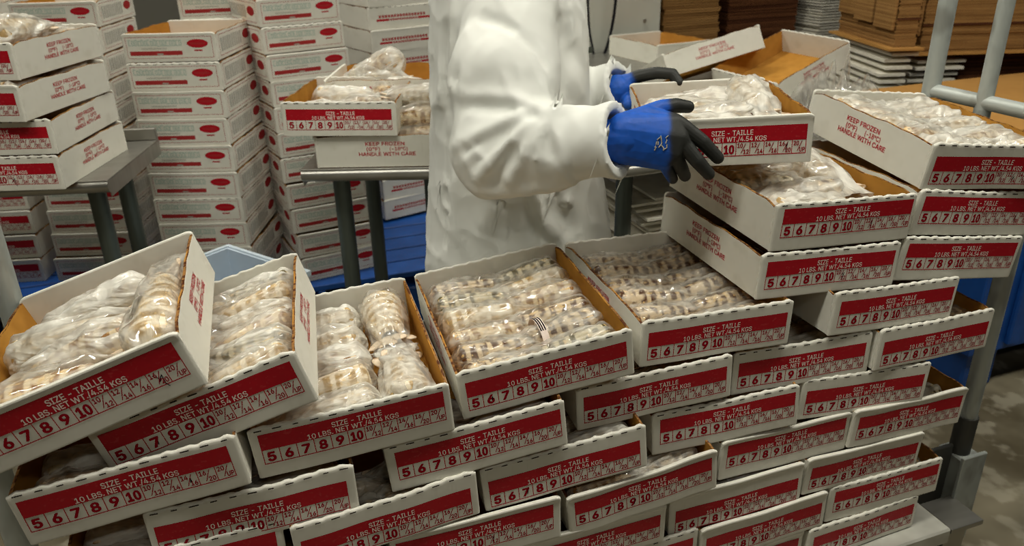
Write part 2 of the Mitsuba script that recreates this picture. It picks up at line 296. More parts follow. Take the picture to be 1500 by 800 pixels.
def carton(M, label, group=None, style='size', v=0, notched=True, du=0, dv=0, pen=None, sides='frozen', name='carton', drop=0.0):
    k = thing(name, label, 'box', group); M = np.asarray(M)
    put('base', ply('base', lambda: box(-h + .002, h - .002, .003, D - .003, -H / 2, -H / 2 + .003), 'kraft'), k, M)
    put('end_wall', ply(('end', v, notched), lambda: end_wall_mesh(v, notched), 'white_board', 40), k, M)
    B = np.diag([-1.0, -1, 1, 1]); B[1, 3] = D
    put('end_wall', ply(('end', 0, notched), lambda: end_wall_mesh(0, notched), 'white_board', 40), k, M @ B)
    for sx in (-1, 1):
        a, b = sorted((sx * h, sx * (h - .0022))); c, d = sorted((sx * (h - .0024), sx * (h - .0042)))
        w = put('side_wall', ply(('side', sx, v), lambda: wavy_wall(a, b, H / 2 - .0035, v + 5), 'white_board'), k, M)
        e0, e1 = sorted((sx * (h - .0004), sx * (h - .0042)))
        put('corrugated_edge', ply(('cedge', sx, v), lambda: edge_strip(e0, e1, H / 2 - .0026, v + 5), 'kraft_edge'), w, M)
        put('liner', ply(('liner', sx, v), lambda: wavy_wall(c, d, H / 2 - .0028, v + 5), 'kraft', ), w, M)
    if notched: put('perforation', ply(('slot', v), lambda: slot_mesh(v), 'slot_dark'), k, M)
    O = np.eye(4); O[0, 3], O[2, 3] = du, dv
    if style == 'size':
        for i, (nm, bs) in enumerate((('size_label', 'red_ink'), ('white_lettering', 'white_ink'), ('size_numbers', 'dark_red_ink'))):
            if ('lab', v) not in PLY: PLY['lab', v] = label_meshes(v)
            put(nm, ply((nm, v), lambda: PLY['lab', v][i], bs), k, M @ O)
        if pen: put('pen_mark', ply(('pen',) + pen, lambda: pen_mesh(*pen), 'pen_ink'), k, M @ O)
    elif style == 'logo':
        if 'logo' not in PLY: PLY['logo'] = logo_meshes()
        for i, (nm, bs) in enumerate((('label_border', 'faded_red_ink'), ('oval_logo', 'red_ink'), ('oval_lettering', 'faded_red_ink'), ('outline_lettering', 'teal_ink'), ('fine_print', 'grey_ink'))):
            put(nm, ply(nm, lambda: PLY['logo'][i], bs), k, M)
    elif style == 'bar':
        if 'bar' not in PLY: PLY['bar'] = bar_meshes()
        put('red_bar', ply('red_bar', lambda: PLY['bar'][0], 'red_ink'), k, M); put('red_bar', ply('red_bar2', lambda: PLY['bar'][2], 'red_ink'), k, M); put('faint_lettering', ply('faint', lambda: PLY['bar'][1], 'faded_red_ink'), k, M)
    for sx in (-1, 1):
        if sides == 'frozen': put('handling_print', ply('frozen', frozen_mesh, 'red_ink'), k, M @ side_mats(sx))
        elif sides == 'logo':
            if 'sidelogo' not in PLY: PLY['sidelogo'] = side_meshes()
            put('side_print', ply('sideprint', lambda: PLY['sidelogo'][0], 'faded_red_ink'), k, M @ side_mats(sx)); put('side_lettering', ply('sidelet', lambda: PLY['sidelogo'][1], 'faint_grey_ink'), k, M @ side_mats(sx))
    return k
# ---------------------------------------------------------------- lobster tails
def tail_shell(seed):
    r2 = np.random.default_rng(seed); n, m = 46, 22; t = np.linspace(0, 1, n); x = -0.060 + 0.112 * t
    rad = 0.0275 * np.clip(1 - (1 - np.clip(t / 0.10, 0, 1)) ** 2, 0, 1) ** 0.5 * (1 - 0.42 * t ** 1.5); rad[-1] = 0.012
    seg = (t * 6.5) % 1; rad = rad * (1 + 0.022 * (seg - 0.5)) + 1e-4
    an = np.linspace(0, 2 * np.pi, m); P = np.zeros((n, m, 3)); k = r2.uniform(-0.9, 0.9)
    for i in range(n):
        c, s = np.cos(an), np.sin(an); s2 = np.where(s < 0, s * 0.78, s)
        P[i] = np.c_[np.full(m, x[i]), rad[i] * c * 1.0 + k * (t[i] - .4) ** 2 * 0.02, rad[i] * s2 * 1.02]
    uv = np.stack(np.meshgrid(np.linspace(0, 1, m), t)[::-1], -1).reshape(-1, 2); uv = np.c_[uv[:, 0], (np.tile(an, n) / (2 * np.pi) - 0.5)]
    return gridmesh(P[:, ::-1]), uv.reshape(n, m, 2)[:, ::-1].reshape(-1, 2)
def tail_fan(seed):
    r2 = np.random.default_rng(seed + 50); out = []
    for i, a in enumerate((-0.62, -0.30, 0.0, 0.30, 0.62)):
        s = trimesh.creation.icosphere(1); ln = 0.021 - 0.003 * abs(a); s.apply_scale((ln, 0.0085, 0.0022))
        s.apply_translation((ln * 0.9, 0, 0.002 * (i % 2))); s.apply_transform(pose(0.047, a * 0.012, 0.001, a, r2.uniform(-.25, .1), r2.uniform(-.3, .3))); out.append(s)
    return cat(out)
def tail_film(seed, loose=1.0):
    r2 = np.random.default_rng(seed + 90); n, m = 44, 34; t = np.linspace(0, 1, n); x = -0.069 + 0.166 * t
    base = np.interp(x, [-0.069, -0.064, -0.052, -0.02, 0.03, 0.055, 0.066, 0.080, 0.097], [0.004, 0.018, 0.0305, 0.0325, 0.0265, 0.024, 0.020, 0.0175, 0.021]) * loose
    an = np.linspace(0, 2 * np.pi, m); P = np.zeros((n, m, 3))
    X, A = np.meshgrid(x, an, indexing='ij'); o = r2.uniform(0, 50)
    q = np.stack([X * 60 + o, np.cos(A) * 2.3 + 5, np.sin(A) * 2.3 + 9], -1); f1 = meshkit.fbm(q, 3, seed)
    q2 = np.stack([X * 24 + A * 2.2 + o, np.cos(A * 1) * 4.5, np.sin(A) * 4.5 + 3], -1); f2 = np.abs(meshkit.noise(q2, seed + 4) - 0.5) * 2
    w = base[:, None] * (1 + 0.24 * (f1 - 0.5) - 0.16 * np.exp(-(f2 / 0.16) ** 2)) + 0.002 * np.sin(A * 7 + X * 90 + o) * (0.3 + np.abs(X) / 0.08)
    flat = np.interp(x, [-0.069, 0.05, 0.08, 0.097], [1.0, 1.0, 0.6, 0.34])[:, None]
    P[..., 0], P[..., 1] = X, w * np.cos(A) * (1.0 + 0.5 * (1 - flat)); s = np.sin(A); P[..., 2] = w * np.where(s < 0, s * 0.80, s) * 1.03 * flat
    P[:, -1] = P[:, 0]
    uv = np.stack([(X + 0.069) / 0.166, A / 6.2832], -1)
    return gridmesh(P[:, ::-1]), uv[:, ::-1].reshape(-1, 2)
SH = [tail_shell(i) for i in range(3)]; FILMS = [tail_film(i) for i in range(5)]; FANS = [tail_fan(i) for i in range(3)]
for m, _ in SH + FILMS: m.fix_normals()
def tail(M, label, group, shell, frost, seed):
    k = thing('lobster_tail', label, 'lobster tail', group)
    a, f, w = seed % 3, (seed // 2) % 3, seed % 5
    put('shell', ply(('shell', a, shell), lambda: None, None) if ('shell', a, shell) in PLY else PLY.setdefault(('shell', a, shell), mikit.ply(SH[a][0], 'shell_' + shell, True, uv=SH[a][1])), k, M)
    put('tail_fan', ply(('fan', f), lambda: FANS[f], 'fan_fin', True), k, M)
    fb = 'film_frost' if frost else 'film_clear'
    put('plastic_wrap', PLY.get(('film', w, fb)) or PLY.setdefault(('film', w, fb), mikit.ply(FILMS[w][0], fb, True, uv=FILMS[w][1])), k, M)
    return k
def scaled(x, y, z, yaw, s, roll=0, pit=0, sx=1.0, sy=1.0):
    return pose(x, y, z, yaw, roll, pit) @ np.diag([s * sx, s * sy, s, 1.0])
def fit_x(end, s, sx, d):
    """Where a tail's origin lies when its head (d = 1) or its fan (d = -1) touches the wall at end."""
    return end + math.copysign((0.069 if d > 0 else 0.097) * s * sx + 0.001, -end)
WALL = h - 0.0055
ORD = ['first', 'second', 'third', 'fourth', 'fifth', 'sixth', 'seventh', 'eighth', 'ninth', 'tenth', 'eleventh', 'twelfth']
FLOORZ = -H / 2 + 0.003
def two_columns(M, short, rows, y0, dy, shells, frost=0, s=1.12, seed=0, cols=(-1, 1), slant=0.0, lift=0.0):
    g = 'tails in the ' + short
    for c in cols:
        for i in range(rows):
            sd = seed + i * 3 + (c > 0) * 7; r2 = np.random.default_rng(sd + 100)
            yaw = (0 if c < 0 else math.pi) + r2.uniform(-.09, .09) + slant
            k = s * r2.uniform(0.95, 1.06)
            hp = 0.034 * 0.80 * k
            tail(M @ scaled(fit_x(c * WALL, k, 0.96, 1), y0 + dy * i + c * 0.006, FLOORZ + hp + lift + r2.uniform(0, .004), yaw, k, 0, 0, 0.96, 0.80),
                 f'wrapped lobster tail, {ORD[i]} from front, {"left" if c < 0 else "right"} row, {short}', g, shells[sd % len(shells)], (frost == 1) or (frost == 2 and sd % 2 == 0), sd)

# ---------------------------------------------------------------- the cartons on the trolley
P = {
'O1': (-0.2277, -0.0181, 0.9335, -0.042, -0.292, 0.008, -0.0006, 0.0073, 0, 0, (9, 2), 'steeply tilted open carton of wrapped tails, leftmost of the open cartons'),
'O2': (-0.0955, -0.0060, 0.8779, -0.105, -0.277, -0.010, -0.0005, 0.0053, 3, 1, (2, 3), 'tilted open carton, second from the left, leaning beside the steepest one'),
'O3': (0.0932, -0.0146, 0.8098, -0.053, -0.072, 0.040, 0.0005, 0.0076, 0, 1, None, 'open carton third from the left with two lengthwise tails at its right side'),
'O4': (0.3915, -0.0038, 0.8290, -0.065, -0.104, 0.021, -0.0011, -0.0018, 1, 1, (1, 0), 'open carton with two neat rows of tails, right in front of the white coat'),
'O5': (0.7027, 0.0129, 0.8272, -0.054, 0.019, 0.004, 0.0001, -0.0037, 1, 1, (1, 1), 'open carton of dark banded tails, left of the two side-printed stacked cartons'),
'R1': (-0.1974, -0.0186, 0.7956, -0.067, -0.117, 0.017, -0.0028, 0.0052, 1, 1, (8, 0), 'carton at the left edge, directly under the two tilted open cartons'),
'R2': (-0.0550, -0.0165, 0.7131, -0.014, -0.022, 0.007, -0.0025, -0.0076, 3, 1, (4, 1), 'carton under the third open carton with a dark gap at its right end'),
'R3': (0.2727, -0.0164, 0.7369, -0.053, -0.086, -0.003, 0.0023, 0.0039, 0, 1, (2, 0), 'carton bridging the two open cartons below the coat, second in its row'),
'R4': (0.5907, 0.0117, 0.7393, -0.068, -0.046, 0.007, -0.0001, -0.0030, 1, 1, (3, 1), 'carton under the joint between the two-row tray and the dark-tail tray'),
'R5': (0.8863, 0.0114, 0.7315, -0.072, 0.008, -0.027, -0.0017, -0.0039, 2, 1, (3, 1), 'carton just below the gap right of the dark-tail tray'),
'H1': (1.0678, 0.0031, 0.8136, -0.004, 0.060, -0.007, 0.0017, -0.0005, 0, 1, (1, 3), 'carton under the right-hand stack of three with a dark gap on its left'),
'H2': (1.1720, -0.0064, 0.7292, 0.020, 0.039, -0.010, 0.0000, -0.0079, 2, 1, (2, 1), 'right-end carton reaching out to the grey post, fifth from the top'),
'R6': (0.1261, -0.0260, 0.6477, 0.035, -0.050, 0.004, -0.0014, -0.0105, 3, 1, None, 'carton with a low label, left one of the two meeting at a dark joint'),
'R7': (0.4159, -0.0199, 0.6576, -0.056, -0.082, -0.015, -0.0019, -0.0092, 1, 1, (2, 1), 'carton with a low label, right one of the two meeting at a dark joint'),
'R8': (0.7317, 0.0042, 0.6541, -0.101, -0.044, -0.022, 0.0017, 0.0046, 2, 1, (2, 1), 'carton with a high label, two rows below the dark-tail tray'),
'R9': (1.0282, -0.0026, 0.6473, -0.068, 0.042, -0.007, -0.0003, -0.0061, 0, 1, (2, 1), 'set-back right-end carton with dark red inner wall showing, sixth from the top'),
'R16': (0.2631, -0.0227, 0.5664, -0.025, -0.010, -0.002, -0.0028, 0.0058, 0, 0, (6, 3), 'smooth-rimmed carton cut by the bottom of the photo, left of a sagging one'),
'R12': (0.5588, -0.0246, 0.5684, -0.014, -0.087, 0.007, -0.0002, 0.0040, 3, 0, (4, 1), 'smooth-rimmed carton with a sagging top edge and tails showing behind it'),
'R11': (0.8636, -0.0022, 0.5677, -0.009, 0.012, 0.001, 0.0001, 0.0091, 2, 0, (4, 1), 'smooth-rimmed carton with a high label, left neighbour of a jutting end carton'),
'R10': (1.1448, -0.0100, 0.5637, 0.009, 0.050, 0.010, 0.0007, 0.0010, 3, 0, (2, 1), 'smooth-rimmed right-end carton jutting out before the grey post, seventh from the top'),
'R19': (0.4663, -0.0187, 0.4837, -0.012, -0.014, 0.024, -0.0007, -0.0024, 0, 0, None, 'carton mostly hidden under the sagging one at the bottom of the photo'),
'R14': (0.7608, -0.0120, 0.4853, -0.026, -0.019, -0.004, 0.0007, -0.0153, 2, 0, (6, 3), 'smooth-rimmed carton with a very low label right of the sagging one'),
'R13': (1.0493, -0.0136, 0.4836, 0.005, 0.037, 0.022, 0.0003, -0.0050, 1, 0, (2, 1), 'set-back smooth-rimmed right-end carton, eighth from the top'),
'R17': (0.8248, -0.0202, 0.4023, 0.001, -0.018, 0.004, -0.0003, -0.0059, 2, 0, (4, 1), 'low carton left of the ninth right-end carton, cut by the photo bottom'),
'R15': (1.1157, -0.0156, 0.4010, -0.009, 0.008, -0.008, 0.0019, 0.0057, 0, 1, (3, 1), 'right-end carton with notched rim, ninth from the top'),
'R18': (1.0728, -0.0201, 0.3194, 0.027, 0.001, -0.000, 0.0008, -0.0030, 2, 1, (4, 3), 'lowest right-end carton, standing on the pale platform'),
'A': (1.2430, 0.0145, 1.0474, -0.091, 0.099, 0.070, 0.0003, -0.0058, 1, 1, (7, 0), 'open carton of frosty white tails on top of the right-hand stack'),
'B': (1.2330, 0.0202, 0.9610, -0.040, 0.136, 0.009, 0.0001, 0.0060, 2, 1, (9, 3), 'closed-in carton right under the top right open carton'),
'C': (1.2130, 0.0160, 0.8780, -0.040, 0.132, 0.006, 0.0009, 0.0055, 0, 1, (2, 3), 'third carton from the top of the right-hand stack, beside the blue gap'),
'D': (0.9446, 0.0271, 0.9836, -0.051, 0.049, 0.017, 0.0033, 0.0082, 0, 1, (7, 3), 'open carton below the carried one, with a rounded white bag at its right'),
'E': (0.9272, 0.0247, 0.8983, -0.057, 0.052, -0.007, 0.0003, 0.0027, 1, 1, (6, 3), 'side-printed carton resting on the right edge of the dark-tail tray'),
'F': (0.7889, 0.1572, 1.1083, -0.405, -0.041, -0.012, 0.0004, 0.0008, 0, 0, (9, 3), 'open carton being carried in two gloved hands'),
}
BOX = {}
for k, (x, y, z, yaw, roll, pit, du, dv, v, nt, pen, lab) in P.items():
    M = pose(x, y, z, yaw, roll, pit); BOX[k] = M
    carton(M, lab, None if k in 'F' else 'cartons stacked on the trolley', 'size', v, bool(nt), du, dv, pen)
extra = [(-0.165, 0.6490, 'carton at the lower left whose right top corner shows at the photo bottom'), (-0.03, 0.5668, 'carton below the photo edge at the left, beside the smooth-rimmed one'), (0.18, 0.4846, None), (-0.11, 0.4846, None), (0.54, 0.4030, 'carton under the mostly hidden one, at the photo bottom'),
         (0.255, 0.4024, None), (-0.03, 0.4024, None), (0.785, 0.3202, None), (0.50, 0.3202, None), (0.21, 0.3202, None), (-0.08, 0.3202, None)]
for i, (x, z, lab) in enumerate(extra):
    BOX['X', i] = pose(x, -0.018, z, 0.01, 0, 0); carton(BOX['X', i], lab or 'carton in the hidden lower left part of the trolley stack, ' + ['', '', 'second layer, right', 'second layer, left', '', 'third layer, right', 'third layer, left', 'bottom layer, rightmost', 'bottom layer, third from left', 'bottom layer, second from left', 'bottom layer, leftmost'][i], 'cartons stacked on the trolley' if lab else 'hidden lower cartons', 'size', i % 4, i % 2 == 0)

# tails in the open cartons
two_columns(BOX['O4'], 'two-row carton before the coat', 6, 0.040, 0.055, ['brown', 'tan', 'olive', 'brown', 'pale'], 0, 1.14, 0, lift=0.004)
two_columns(BOX['O5'], 'dark-tail carton', 6, 0.040, 0.055, ['brown', 'olive', 'brown'], 0, 1.12, 20)
two_columns(BOX['O2'], 'second tilted carton', 6, 0.042, 0.055, ['pale', 'tan', 'olive', 'pale'], 2, 1.16, 40, lift=0.006)
g = 'tails in the third open carton'
for i in range(5):
    tail(BOX['O3'] @ scaled(fit_x(-WALL, 1.28, 0.86, -1), 0.046 + 0.063 * i, FLOORZ + 0.036, math.pi + 0.05 * math.sin(i * 2), 1.28, sx=0.86, sy=0.86), f'rounded wrapped lobster tail, {ORD[i]} from the front, left side of the third open carton', g, ['pale', 'pale', 'tan', 'pale', 'pale'][i], i != 1, i + 3)
for i in range(2):
    tail(BOX['O3'] @ scaled(0.087, [0.083, 0.277][i], FLOORZ + 0.039, [math.pi / 2, -math.pi / 2][i], 1.36, sx=0.78), f'{["nearer", "farther"][i]} of two lengthwise wrapped tails at the right of the third open carton', g, 'pale', i == 0, i + 12)
g = 'tails in the steepest open carton'
for i in range(4):
    tail(BOX['O1'] @ scaled(fit_x(-WALL, 1.36, 0.92, -1 if i % 2 else 1), 0.052 + 0.070 * i, FLOORZ + 0.040, 0.04 * math.sin(i * 3) + (math.pi if i % 2 else 0), 1.36, sx=0.92, sy=0.9), f'long frosted lobster tail, {ORD[i]} from the front, in the steepest open carton', g, ['tan', 'tan', 'pale', 'tan'][i], i > 0, i + 5)
tail(BOX['O1'] @ scaled(0.094, 0.145, FLOORZ + 0.050, math.pi / 2, 1.36, sx=1.45), 'yellow-spotted wrapped tail standing along the right wall of the steepest carton', g, 'pale', False, 9)
g = 'tails in the carton below the carried one'
for i in range(4):
    tail(BOX['D'] @ scaled(fit_x(-WALL, 1.30, 1, -1 if i % 2 else 1), 0.050 + 0.068 * i, FLOORZ + 0.038, math.pi * (i % 2) + 0.03 * math.sin(i * 5), 1.30, sy=0.92), f'flat frosted lobster tail, {ORD[i]} from the front, in the carton below the carried one', g, ['pale', 'brown', 'olive', 'pale'][i], i != 2, i + 1)
tail(BOX['D'] @ scaled(0.084, 0.215, FLOORZ + 0.048, -math.pi / 2, 1.5, sx=0.95), 'rounded pale tail at the right wall of the carton below the carried one', g, 'pale', True, 4)
g = 'tails in the top right carton'
for c in (-1, 1):
    for i in range(5):
        r2 = np.random.default_rng(i * 2 + c + 70)
        tail(BOX['A'] @ scaled(fit_x(c * WALL, 1.24, 0.88, 1), 0.046 + 0.065 * i, FLOORZ + 0.042, (0 if c < 0 else math.pi) + r2.uniform(-.1, .1), 1.24, sx=0.88, sy=0.95), f'frosty lobster tail, {ORD[i]} from front, {"left" if c < 0 else "right"} half, top right carton', g, ['pale', 'tan'][i % 2], True, i * 2 + c + 60)
g = 'tails in the carried carton'
for i in range(4):
    tail(BOX['F'] @ scaled(fit_x(-WALL, 1.32, 0.98, -1 if i % 2 else 1), 0.052 + 0.070 * i, FLOORZ + 0.039, math.pi * (i % 2) + 0.03 * math.sin(i * 3 + 1), 1.32, sx=0.98, sy=0.92), f'frosted lobster tail, {ORD[i]} from the front, in the carried carton', g, ['pale', 'brown', 'pale', 'tan'][i], True, i + 31)
tail(BOX['F'] @ scaled(0.082, 0.215, FLOORZ + 0.050, -math.pi / 2, 1.6, sx=0.95), 'clear bagged lobster tail rising at the right wall of the carried carton', g, 'pale', True, 37)
for k, short in (('R1', 'carton under the tilted ones'), ('R2', 'carton under the third tray'), ('R3', 'carton bridging two trays'), ('R4', 'carton under the tray joint'), ('R5', 'carton below the dark gap'), ('H2', 'fifth right-end carton'), ('R9', 'sixth right-end carton'),
                 ('R7', 'low-label carton right of the joint'), ('R8', 'high-label carton'), ('R12', 'sagging carton'), ('R14', 'very low-label carton'), ('R10', 'seventh right-end carton'), ('R15', 'ninth right-end carton'), ('R13', 'eighth right-end carton'), ('H1', 'carton under the right-hand stack'), ('R6', 'low-label carton left of the joint'), ('R11', 'neighbour of the jutting carton')):
    two_columns(BOX[k], short, 2, 0.046, 0.058, ['brown', 'tan', 'olive', 'pale'], 2, 1.05, sum(map(ord, k)), lift=0.0)

two_columns(BOX['X', 0], 'lower left carton at the photo bottom', 3, 0.046, 0.06, ['pale', 'tan'], 1, 1.1, 300)

# ---------------------------------------------------------------- the trolley
k = thing('trolley', 'grey steel platform trolley with tubular end frames carrying the cartons', 'trolley')
part('platform', rbox(-0.40, 1.285, -0.052, 0.43, 0.235, 0.2745, 0.004), 'platform_white', k, label='pale metal platform')
for x in (-0.375, 1.44):
    for y in (0.09, 0.36):
        p = part('post', cyl((x, y, 0.40), (x, y, 1.62), 0.0185), 'post_grey', k, smooth=40)
        part('socket', cat([cyl((x, y, 0.22), (x, y, 0.43), 0.0225)]), 'sleeve_dark', p, smooth=40)
    part('upright', cyl((x, 0.224, 1.09), (x, 0.224, 1.62), 0.0155), 'post_grey', k, smooth=40)
    part('crossbar', cyl((x, 0.09, 1.103), (x, 0.36, 1.103), 0.0150), 'post_grey', k, smooth=40)
    part('crossbar', cyl((x, 0.09, 1.62), (x, 0.36, 1.62), 0.0165), 'post_grey', k, smooth=40)
    part('crossbar_stub', cyl((x, 0.224, 1.055), (x, 0.224, 1.09), 0.0165), 'post_grey', k, smooth=40)
part('end_panel', rbox(1.286, 1.415, 0.085, 0.095, 0.10, 0.36, 0.002), 'sleeve_dark', k, label='dark grey end panel')
part('frame_rail', rbox(1.24, 1.42, 0.10, 0.14, 0.12, 0.16, .003), 'sleeve_dark', k); part('frame_rail', rbox(1.24, 1.43, 0.345, 0.375, 0.10, 0.14, .003), 'sleeve_dark', k)
part('corner_bracket', cat([rbox(1.415, 1.475, 0.05, 0.125, 0.12, 0.335, 0.004), rbox(1.41, 1.48, 0.05, 0.06, 0.1, 0.345, 0.002)]), 'post_grey', k, label='square grey corner bracket')
part('corner_bracket', rbox(-0.41, -0.35, 0.05, 0.125, 0.12, 0.335, 0.004), 'post_grey', k)
for x in (-0.33, 1.37):
    for y in (0.02, 0.38):
        c = part('caster_fork', cat([rbox(x - .03, x + .03, y - .022, y - .017, .05, .235, .001), rbox(x - .03, x + .03, y + .017, y + .022, .05, .235, .001), rbox(x - .045, x + .045, y - .045, y + .045, .222, .235, .001)]), 'steel', k)
        part('caster_wheel', cyl((x, y - .015, .0625), (x, y + .015, .0625), .0625, 28), 'black_plastic', c, smooth=40)


# striped paper tag around one tail
an = np.linspace(0.2, 2.9, 14); tagm = gridmesh(np.array([[(x, 0.0335 * math.cos(a), 0.0335 * math.sin(a)) for a in an] for x in (0.0, 0.006, 0.012)])[:, ::-1])
strp = cat([gridmesh(np.array([[(x, 0.0339 * math.cos(a), 0.0339 * math.sin(a)) for a in an[4:11]] for x in (x0, x0 + .0022)])[:, ::-1]) for x0 in (0.001, 0.0045, 0.0085)])
tk = thing('paper_tag', 'small white paper tag with black stripes around a tail of the two-row carton', 'tag'); TM = BOX['O4'] @ pose(0.012, 0.098, 0.004, 0.1)
part('band', tagm, 'white_ink', tk, TM, smooth=True); part('stripe', strp, 'pen_ink', tk, TM)
# ---------------------------------------------------------------- work tables
def work_table(name, label, c, yaw, w, d, zt, lip=None, inset=0.075):
    """Stainless table: c is the front right corner of its top."""
    k = thing(name, label, 'table'); M = pose(c[0], c[1], 0, yaw)
    part('table_top', rbox(-w, 0, 0, d, zt - 0.004, zt, 0.001), 'steel', k, M)
    fr = trimesh.creation.cylinder(0.017, segment=[(-w, 0.012, zt - 0.0175), (0, 0.012, zt - 0.0175)], sections=20)
    part('front_edge', fr, 'steel', k, M, smooth=40)
    part('side_skirt', box(-0.003, 0, 0.01, d, zt - 0.045, zt - .004), 'steel', k, M); part('side_skirt', box(-w, -w + .003, 0.01, d, zt - 0.045, zt - .004), 'steel', k, M)
    if lip: part('back_upstand', rbox(-w, 0, d - 0.015, d, zt, zt + lip, 0.002), 'steel', k, M)
    for x in (-inset, -w + 0.075):
        for y in (0.10, d - 0.12):
            part('leg', cyl((x, y, 0.02), (x, y, zt - 0.01), 0.0225), 'steel_leg', k, M, smooth=40)
    return k, M
work_table('work_table', 'stainless work table at the left with four cartons stacked on it', (-0.317, 1.150), -0.25, 1.3, 0.41, 0.893, 0.035)
work_table('work_table', 'stainless work table with rounded front edge behind the white coat', (0.455, 0.902), -0.36, 0.337, 0.62, 0.90, None, 0.02)
work_table('work_table', 'steel work table at the right behind the carried carton, holding empty cartons', (1.98, 0.74), 0.0, 1.10, 0.86, 0.895, None)
work_table('work_table', 'small steel table before the grey cupboard holding two white cartons', (2.08, 1.62), 0.0, 0.78, 0.78, 0.895, None)

# cartons on the tables
for (x, y, z, yaw, v), lab in zip([(-0.572, 1.198, 1.191, -0.409, 0), (-0.574, 1.163, 1.103, -0.425, 2), (-0.537, 1.166, 1.018, -0.300, 1), (-0.538, 1.156, 0.9345, -0.324, 0)],
                           ['open carton heaped with tails, topmost of four on the left work table', 'second carton from the top of four on the left work table', 'third carton from the top of four on the left work table', 'bottom carton of four on the left work table']):
    BOX['T', v, z] = carton(pose(x, y, z, yaw), lab, 'cartons on the left work table', 'size', v, v != 2, pen=(6, 2) if z < 0.95 else None)
MT = [pose(-0.572, 1.198, 1.191, -0.409), pose(-0.574, 1.163, 1.103, -0.425)]
for i, (x, y, zz, yw, s, sh, fr) in enumerate([(-0.02, 0.10, 0.012, 1.57, 1.3, 'brown', False), (0.070, 0.12, 0.048, 1.50, 1.45, 'pale', True), (0.02, 0.24, 0.030, 1.6, 1.2, 'tan', False), (-0.08, 0.12, 0.020, 1.5, 1.3, 'brown', False), (0.085, 0.26, 0.006, -1.57, 1.1, 'pale', True)]):
    tail(MT[0] @ scaled(x, y, zz, yw, s), f'loosely wrapped brown tail, {ORD[i]} of the heap in the top carton on the left table', 'heap in the top left table carton', sh, fr, i)
for i in range(4):
    tail(MT[1] @ scaled(0.088 if i < 2 else -0.02, 0.085 + 0.185 * (i % 2), 0.012, math.pi / 2 if i % 2 == 0 else -math.pi / 2, 1.12), f'wrapped tail, {ORD[i]} of those peeping out of the left table second carton', 'tails in the second left table carton', ['tan', 'pale', 'brown', 'tan'][i], True, i + 2)
M1 = pose(0.243, 0.979, 1.027, -0.358, 0.015, -0.01)
carton(M1, 'open carton with upright numbers on the middle table, left of the coat', None, 'size', 0, True)
M2 = pose(0.229, 1.146, 0.9425, -1.928); carton(M2, 'carton lying crosswise under the open one on the middle table', None, 'size', 1, False)
M3 = pose(0.30, 1.42, 1.0270, -1.93); carton(M3, 'open carton with brown inner wall behind the others on the middle table', None, 'size', 0, True)
M4 = pose(0.33, 1.39, 0.9425, -1.93); carton(M4, 'carton hidden under the brown-walled one on the middle table', None, 'size', 2, True)
for i, (x, y, zz, yw, s, sh, fr) in enumerate([(-0.03, 0.08, 0.0, 0.2, 1.2, 'pale', True), (0.05, 0.16, 0.002, 2.6, 1.2, 'tan', True), (-0.04, 0.25, 0.006, 0.1, 1.25, 'pale', True), (0.06, 0.29, 0.010, 2.0, 1.25, 'tan', False)]):
    tail(M1 @ scaled(x, y, zz - 0.008, yw, s), f'wrapped tail, {ORD[i]} from the front, in the open carton on the middle table', 'tails in the middle table carton', sh, fr, i + 4)
for i, (x, y, zz, yw, s, sh, fr) in enumerate([(0.08, 0.24, 0.015, -1.57, 1.2, 'tan', False), (0.0, 0.24, 0.020, -1.5, 1.25, 'brown', False), (0.05, 0.26, 0.062, -1.3, 1.25, 'tan', False), (-0.06, 0.26, 0.050, -1.65, 1.3, 'tan', False), (0.02, 0.25, 0.105, -1.8, 1.2, 'pale', True)]):
    tail(M2 @ scaled(x, y, zz, yw, s), f'pinkish tail, {ORD[i]} from below, in the heap right of the open middle-table carton', 'heap in the crosswise carton', sh, fr, i + 9)
tail(pose(0.405, 1.36, 1.063, 2.7, 0.45) @ np.diag([1.5, 1.5, 1.5, 1]), 'frosty bagged tail sticking up behind the open carton on the middle table', None, 'tan', True, 3)
tail(M3 @ scaled(0.04, 0.13, 0.02, 1.2, 1.35), 'frosty bagged tail lying flat below the brown carton wall', None, 'pale', True, 6)
# right work table: empty and part-filled cartons
carton(pose(1.609, 1.265, 0.938, -1.329, 0.043, 0.283), 'empty open carton with brown inside on the right work table', None, 'none', 0, True)
carton(pose(1.434, 1.558, 0.950, -1.773, -0.359, 0.242), 'tilted white carton showing its side print, behind the empty brown one', None, 'none', 1, False)
carton(pose(1.83, 2.00, 0.9370, 0.12, 0, 0), 'white carton with a plain back, behind the tilted one', None, 'none', 1, False, sides='none')
MN = pose(1.30, 0.80, 0.9375, -0.15); carton(MN, 'open carton half hidden between the carried and the top right carton', None, 'none', 2, True, sides='none')
for c in (-1, 1):
    for i in range(4):
        tail(MN @ scaled(c * 0.06, 0.05 + 0.08 * i, 0.010 + 0.012 * (i > 1), (0 if c < 0 else math.pi) + 0.3 * math.sin(i + c), 1.35), f'frosty tail, {ORD[i]} from the front, {"left" if c < 0 else "right"} half of the half-hidden carton', 'tails in the half-hidden carton', 'pale', True, i + c + 80)

